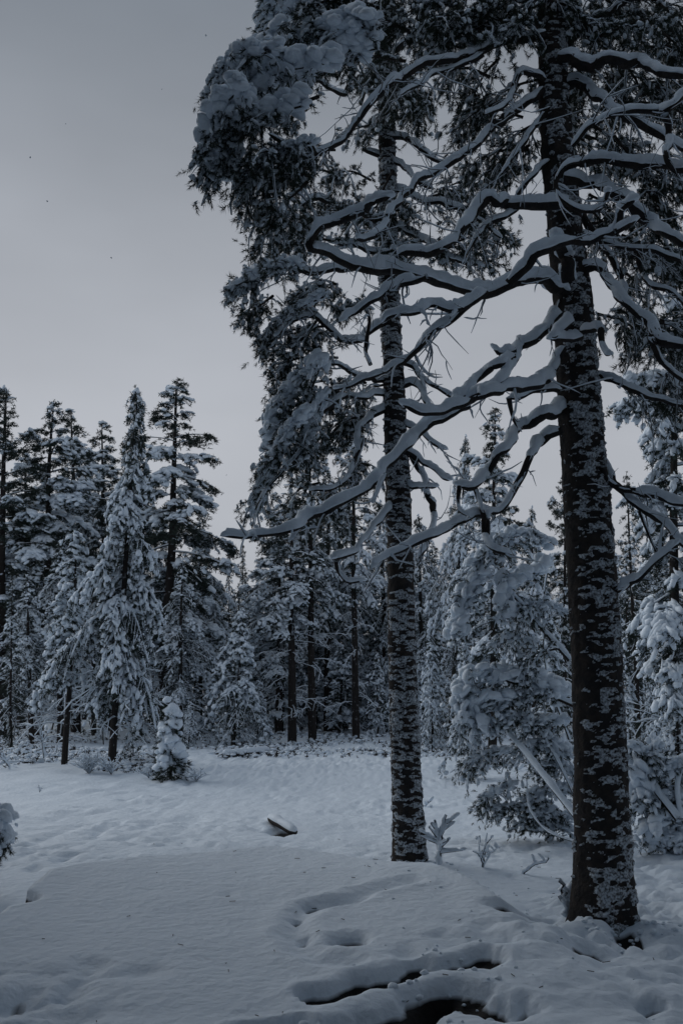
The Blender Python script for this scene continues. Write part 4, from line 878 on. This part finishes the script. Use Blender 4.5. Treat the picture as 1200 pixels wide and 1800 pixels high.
sprig('shrub', 'round little frosted bush left of the weeping twigs in the clearing', 'shrub', 157, 1360, 36, 60, .42, 6, None, .8, .006)
sprig('shrub', 'dead snowy twig stand in front of the dark low spruce at left', 'shrub', 78, 1338, 82, 3, .28, 7, None, 1.6, .014)
sprig('shrub', 'snow-hooded bent stump twig at the left edge of the clearing', 'shrub', 18, 1352, 42, 3, .3, 8, None, 2.2, .014)
sprig('shrub', 'low dark brush at the right foot of the lumpy sapling', 'shrub', 345, 1374, 30, 14, .9, 9, None, 1.0, .006)
sprig('shrub', 'low dark brush at the left foot of the lumpy sapling', 'shrub', 262, 1366, 26, 12, .9, 10, None, 1.2, .006)
sprig('shrub', 'tiny dark stalks poking from the smooth snow at left', 'shrub', 70, 1392, 14, 3, .4, 11, None, .6, .004)
sprig('shrub', 'upright frosted sprout right of the big near trunk, in front of the white weeping tree', 'shrub', 1150, 1362, 60, 4, .22, 12, 12.5, 2.0, .010)
sprig('shrub', 'bent stub on the snow right of the middle trunk', 'shrub', 744, 1418, 14, 2, .9, 13, None, .8, .012)

# logs
def log(name, label, px0, px1, r, seed, sn=1.0):
    a = gph(*px0); b_ = gph(*px1); a[2] = gh(a[0], a[1]) + r * .7; b_[2] = gh(b_[0], b_[1]) + r * .55
    rng = np.random.default_rng(seed); P, u = crom([a, (a + b_) / 2 + Z * r * .1, b_], .05); n = len(P); rad = r * (1 + .25 * (vn2(u * 6, u * 0, seed) - .5)); e = np.ones(n); e[0] = e[-1] = .05; e[1] = e[-2] = .95
    root = thing(name, label, 'log', tuple((a + b_) / 2 - Z * r)); c0 = np.array(root.location)
    g = Geo(); g.add(*tubes(P[None], (rad * e)[None], 10)); o = g.obj('wood', M_BARK, root, loc=tuple(c0)); o.location = (0, 0, 0)
    gs = Geo(); gs.add(*snowcaps(P[None] + Z * r * .25, (rad * e)[None] * .95, (sn * r * (.5 + vn2(u * 8, u * 0, seed + 1)))[None] * np.clip(np.minimum(np.arange(n), n - 1 - np.arange(n)) / 2, 0, 1)[None], 12)); o = gs.obj('snow', M_SNOW, root, loc=tuple(c0)); o.location = (0, 0, 0)
log('fallen_log', 'dark fallen log half sunk in the snow in the middle of the clearing', (392, 1332), (470, 1324), .07, 1, .8)
log('log_piece', 'short dark log end with a snow cap in the clearing, left of the middle trunk', (474, 1444), (519, 1463), .055, 2, .35)

# low heather and twigs under the snow of the far side: nobody could count it
rng = np.random.default_rng(8); gw, gs = Geo(), Geo(); m = 5200
Y = 1 / rng.uniform(1 / 46, 1 / 20.5, m); px = rng.uniform(-80, 1280, m); x = (px - 600) / FPX * Y
keep = (vn2(x * .5, Y * .5, 55) > .36) & ~((px > 330) & (px < 800) & (Y < 25)); x, Y = x[keep], Y[keep]; m = len(x); z = ground_h(x, Y)
C = np.stack([x, Y, z + .02], 1); D = rng.normal(0, .5, (m, 3)) + Z
scatter(gw, FTUFT, C, basis(D, rng) * rng.uniform(.06, .16, m)[:, None, None], rng)
k = m; l = rng.uniform(.03, .09, k); scatter(gs, LUMP0, C + rng.normal(0, .10, (k, 3)) * np.array((1, 1, .2)) + Z * .06, lump_mats(rng.normal(size=(k, 3)) * np.array((1, 1, .1)), l * 1.3, l, l * .6, rng), rng)
o = gw.obj('heather', M_WOOD, smooth=False); o['kind'] = 'stuff'
o = gs.obj('heather_snow', M_SNOW); o['kind'] = 'stuff'
# snow crumbs in and along the open ditch
rng = np.random.default_rng(9); gs = Geo(); C = []
for pl, wd in TW:
    for _ in range(22):
        t = rng.random() * (len(pl) - 1); i = int(t); p = pl[i] + (pl[i + 1] - pl[i]) * (t - i) if i + 1 < len(pl) else pl[i]
        C.append((p[0] + rng.normal(0, wd * .7), p[1] + rng.normal(0, wd * .9)))
for (bx_, by_, br_, bn_) in ((1.91, 7.15, .34, 46), (.66, 9.55, .25, 30)):
    for _ in range(bn_):
        a_ = rng.uniform(math.pi, 2 * math.pi); r_ = br_ * rng.uniform(.75, 1.5); C.append((bx_ + r_ * math.cos(a_), by_ + r_ * math.sin(a_)))
for _ in range(110): C.append((rng.uniform(.2, 3.2), rng.uniform(4.6, 9)))
C = np.array(C); z = ground_h(C[:, 0], C[:, 1]); l = rng.uniform(.006, .026, len(C)) * np.where(np.arange(len(C)) > len(C) - 110, .45, 1)
scatter(gs, LUMP1, np.column_stack([C, z + .002]), lump_mats(rng.normal(size=(len(C), 3)) * np.array((1, 1, .1)), l * 1.2, l, l * .8, rng), rng)
o = gs.obj('snow_crumbs', M_SNOW); o['kind'] = 'stuff'

# a few flakes in the air
rng = np.random.default_rng(12); gs = Geo(); m = 9
C = np.array([at(rng.uniform(10, 420), rng.uniform(60, 900), rng.uniform(2.6, 5.0)) for _ in range(m)]); l = rng.uniform(.0022, .0045, m)
scatter(gs, LUMP0, C, lump_mats(rng.normal(size=(m, 3)), l * 1.3, l, l, rng), rng)
o = gs.obj('falling_snow', M_SNOW); o['kind'] = 'stuff'

rng = np.random.default_rng(13); gw = Geo(); m = 120
x = rng.uniform(-2.5, 3.4, m); y = rng.uniform(4.3, 12, m); ln = rng.uniform(.01, .06, m); a = rng.uniform(0, 6.28, m); q = np.linspace(-.5, .5, 3)
P = np.stack([x[:, None] + np.cos(a)[:, None] * q * ln[:, None], y[:, None] + np.sin(a)[:, None] * q * ln[:, None], ground_h(x, y)[:, None] + .006 + q * 0], -1)
gw.add(*tubes(P, np.full((m, 3), .0022), 4)); o = gw.obj('needle_litter', M_WOOD); o['kind'] = 'stuff'
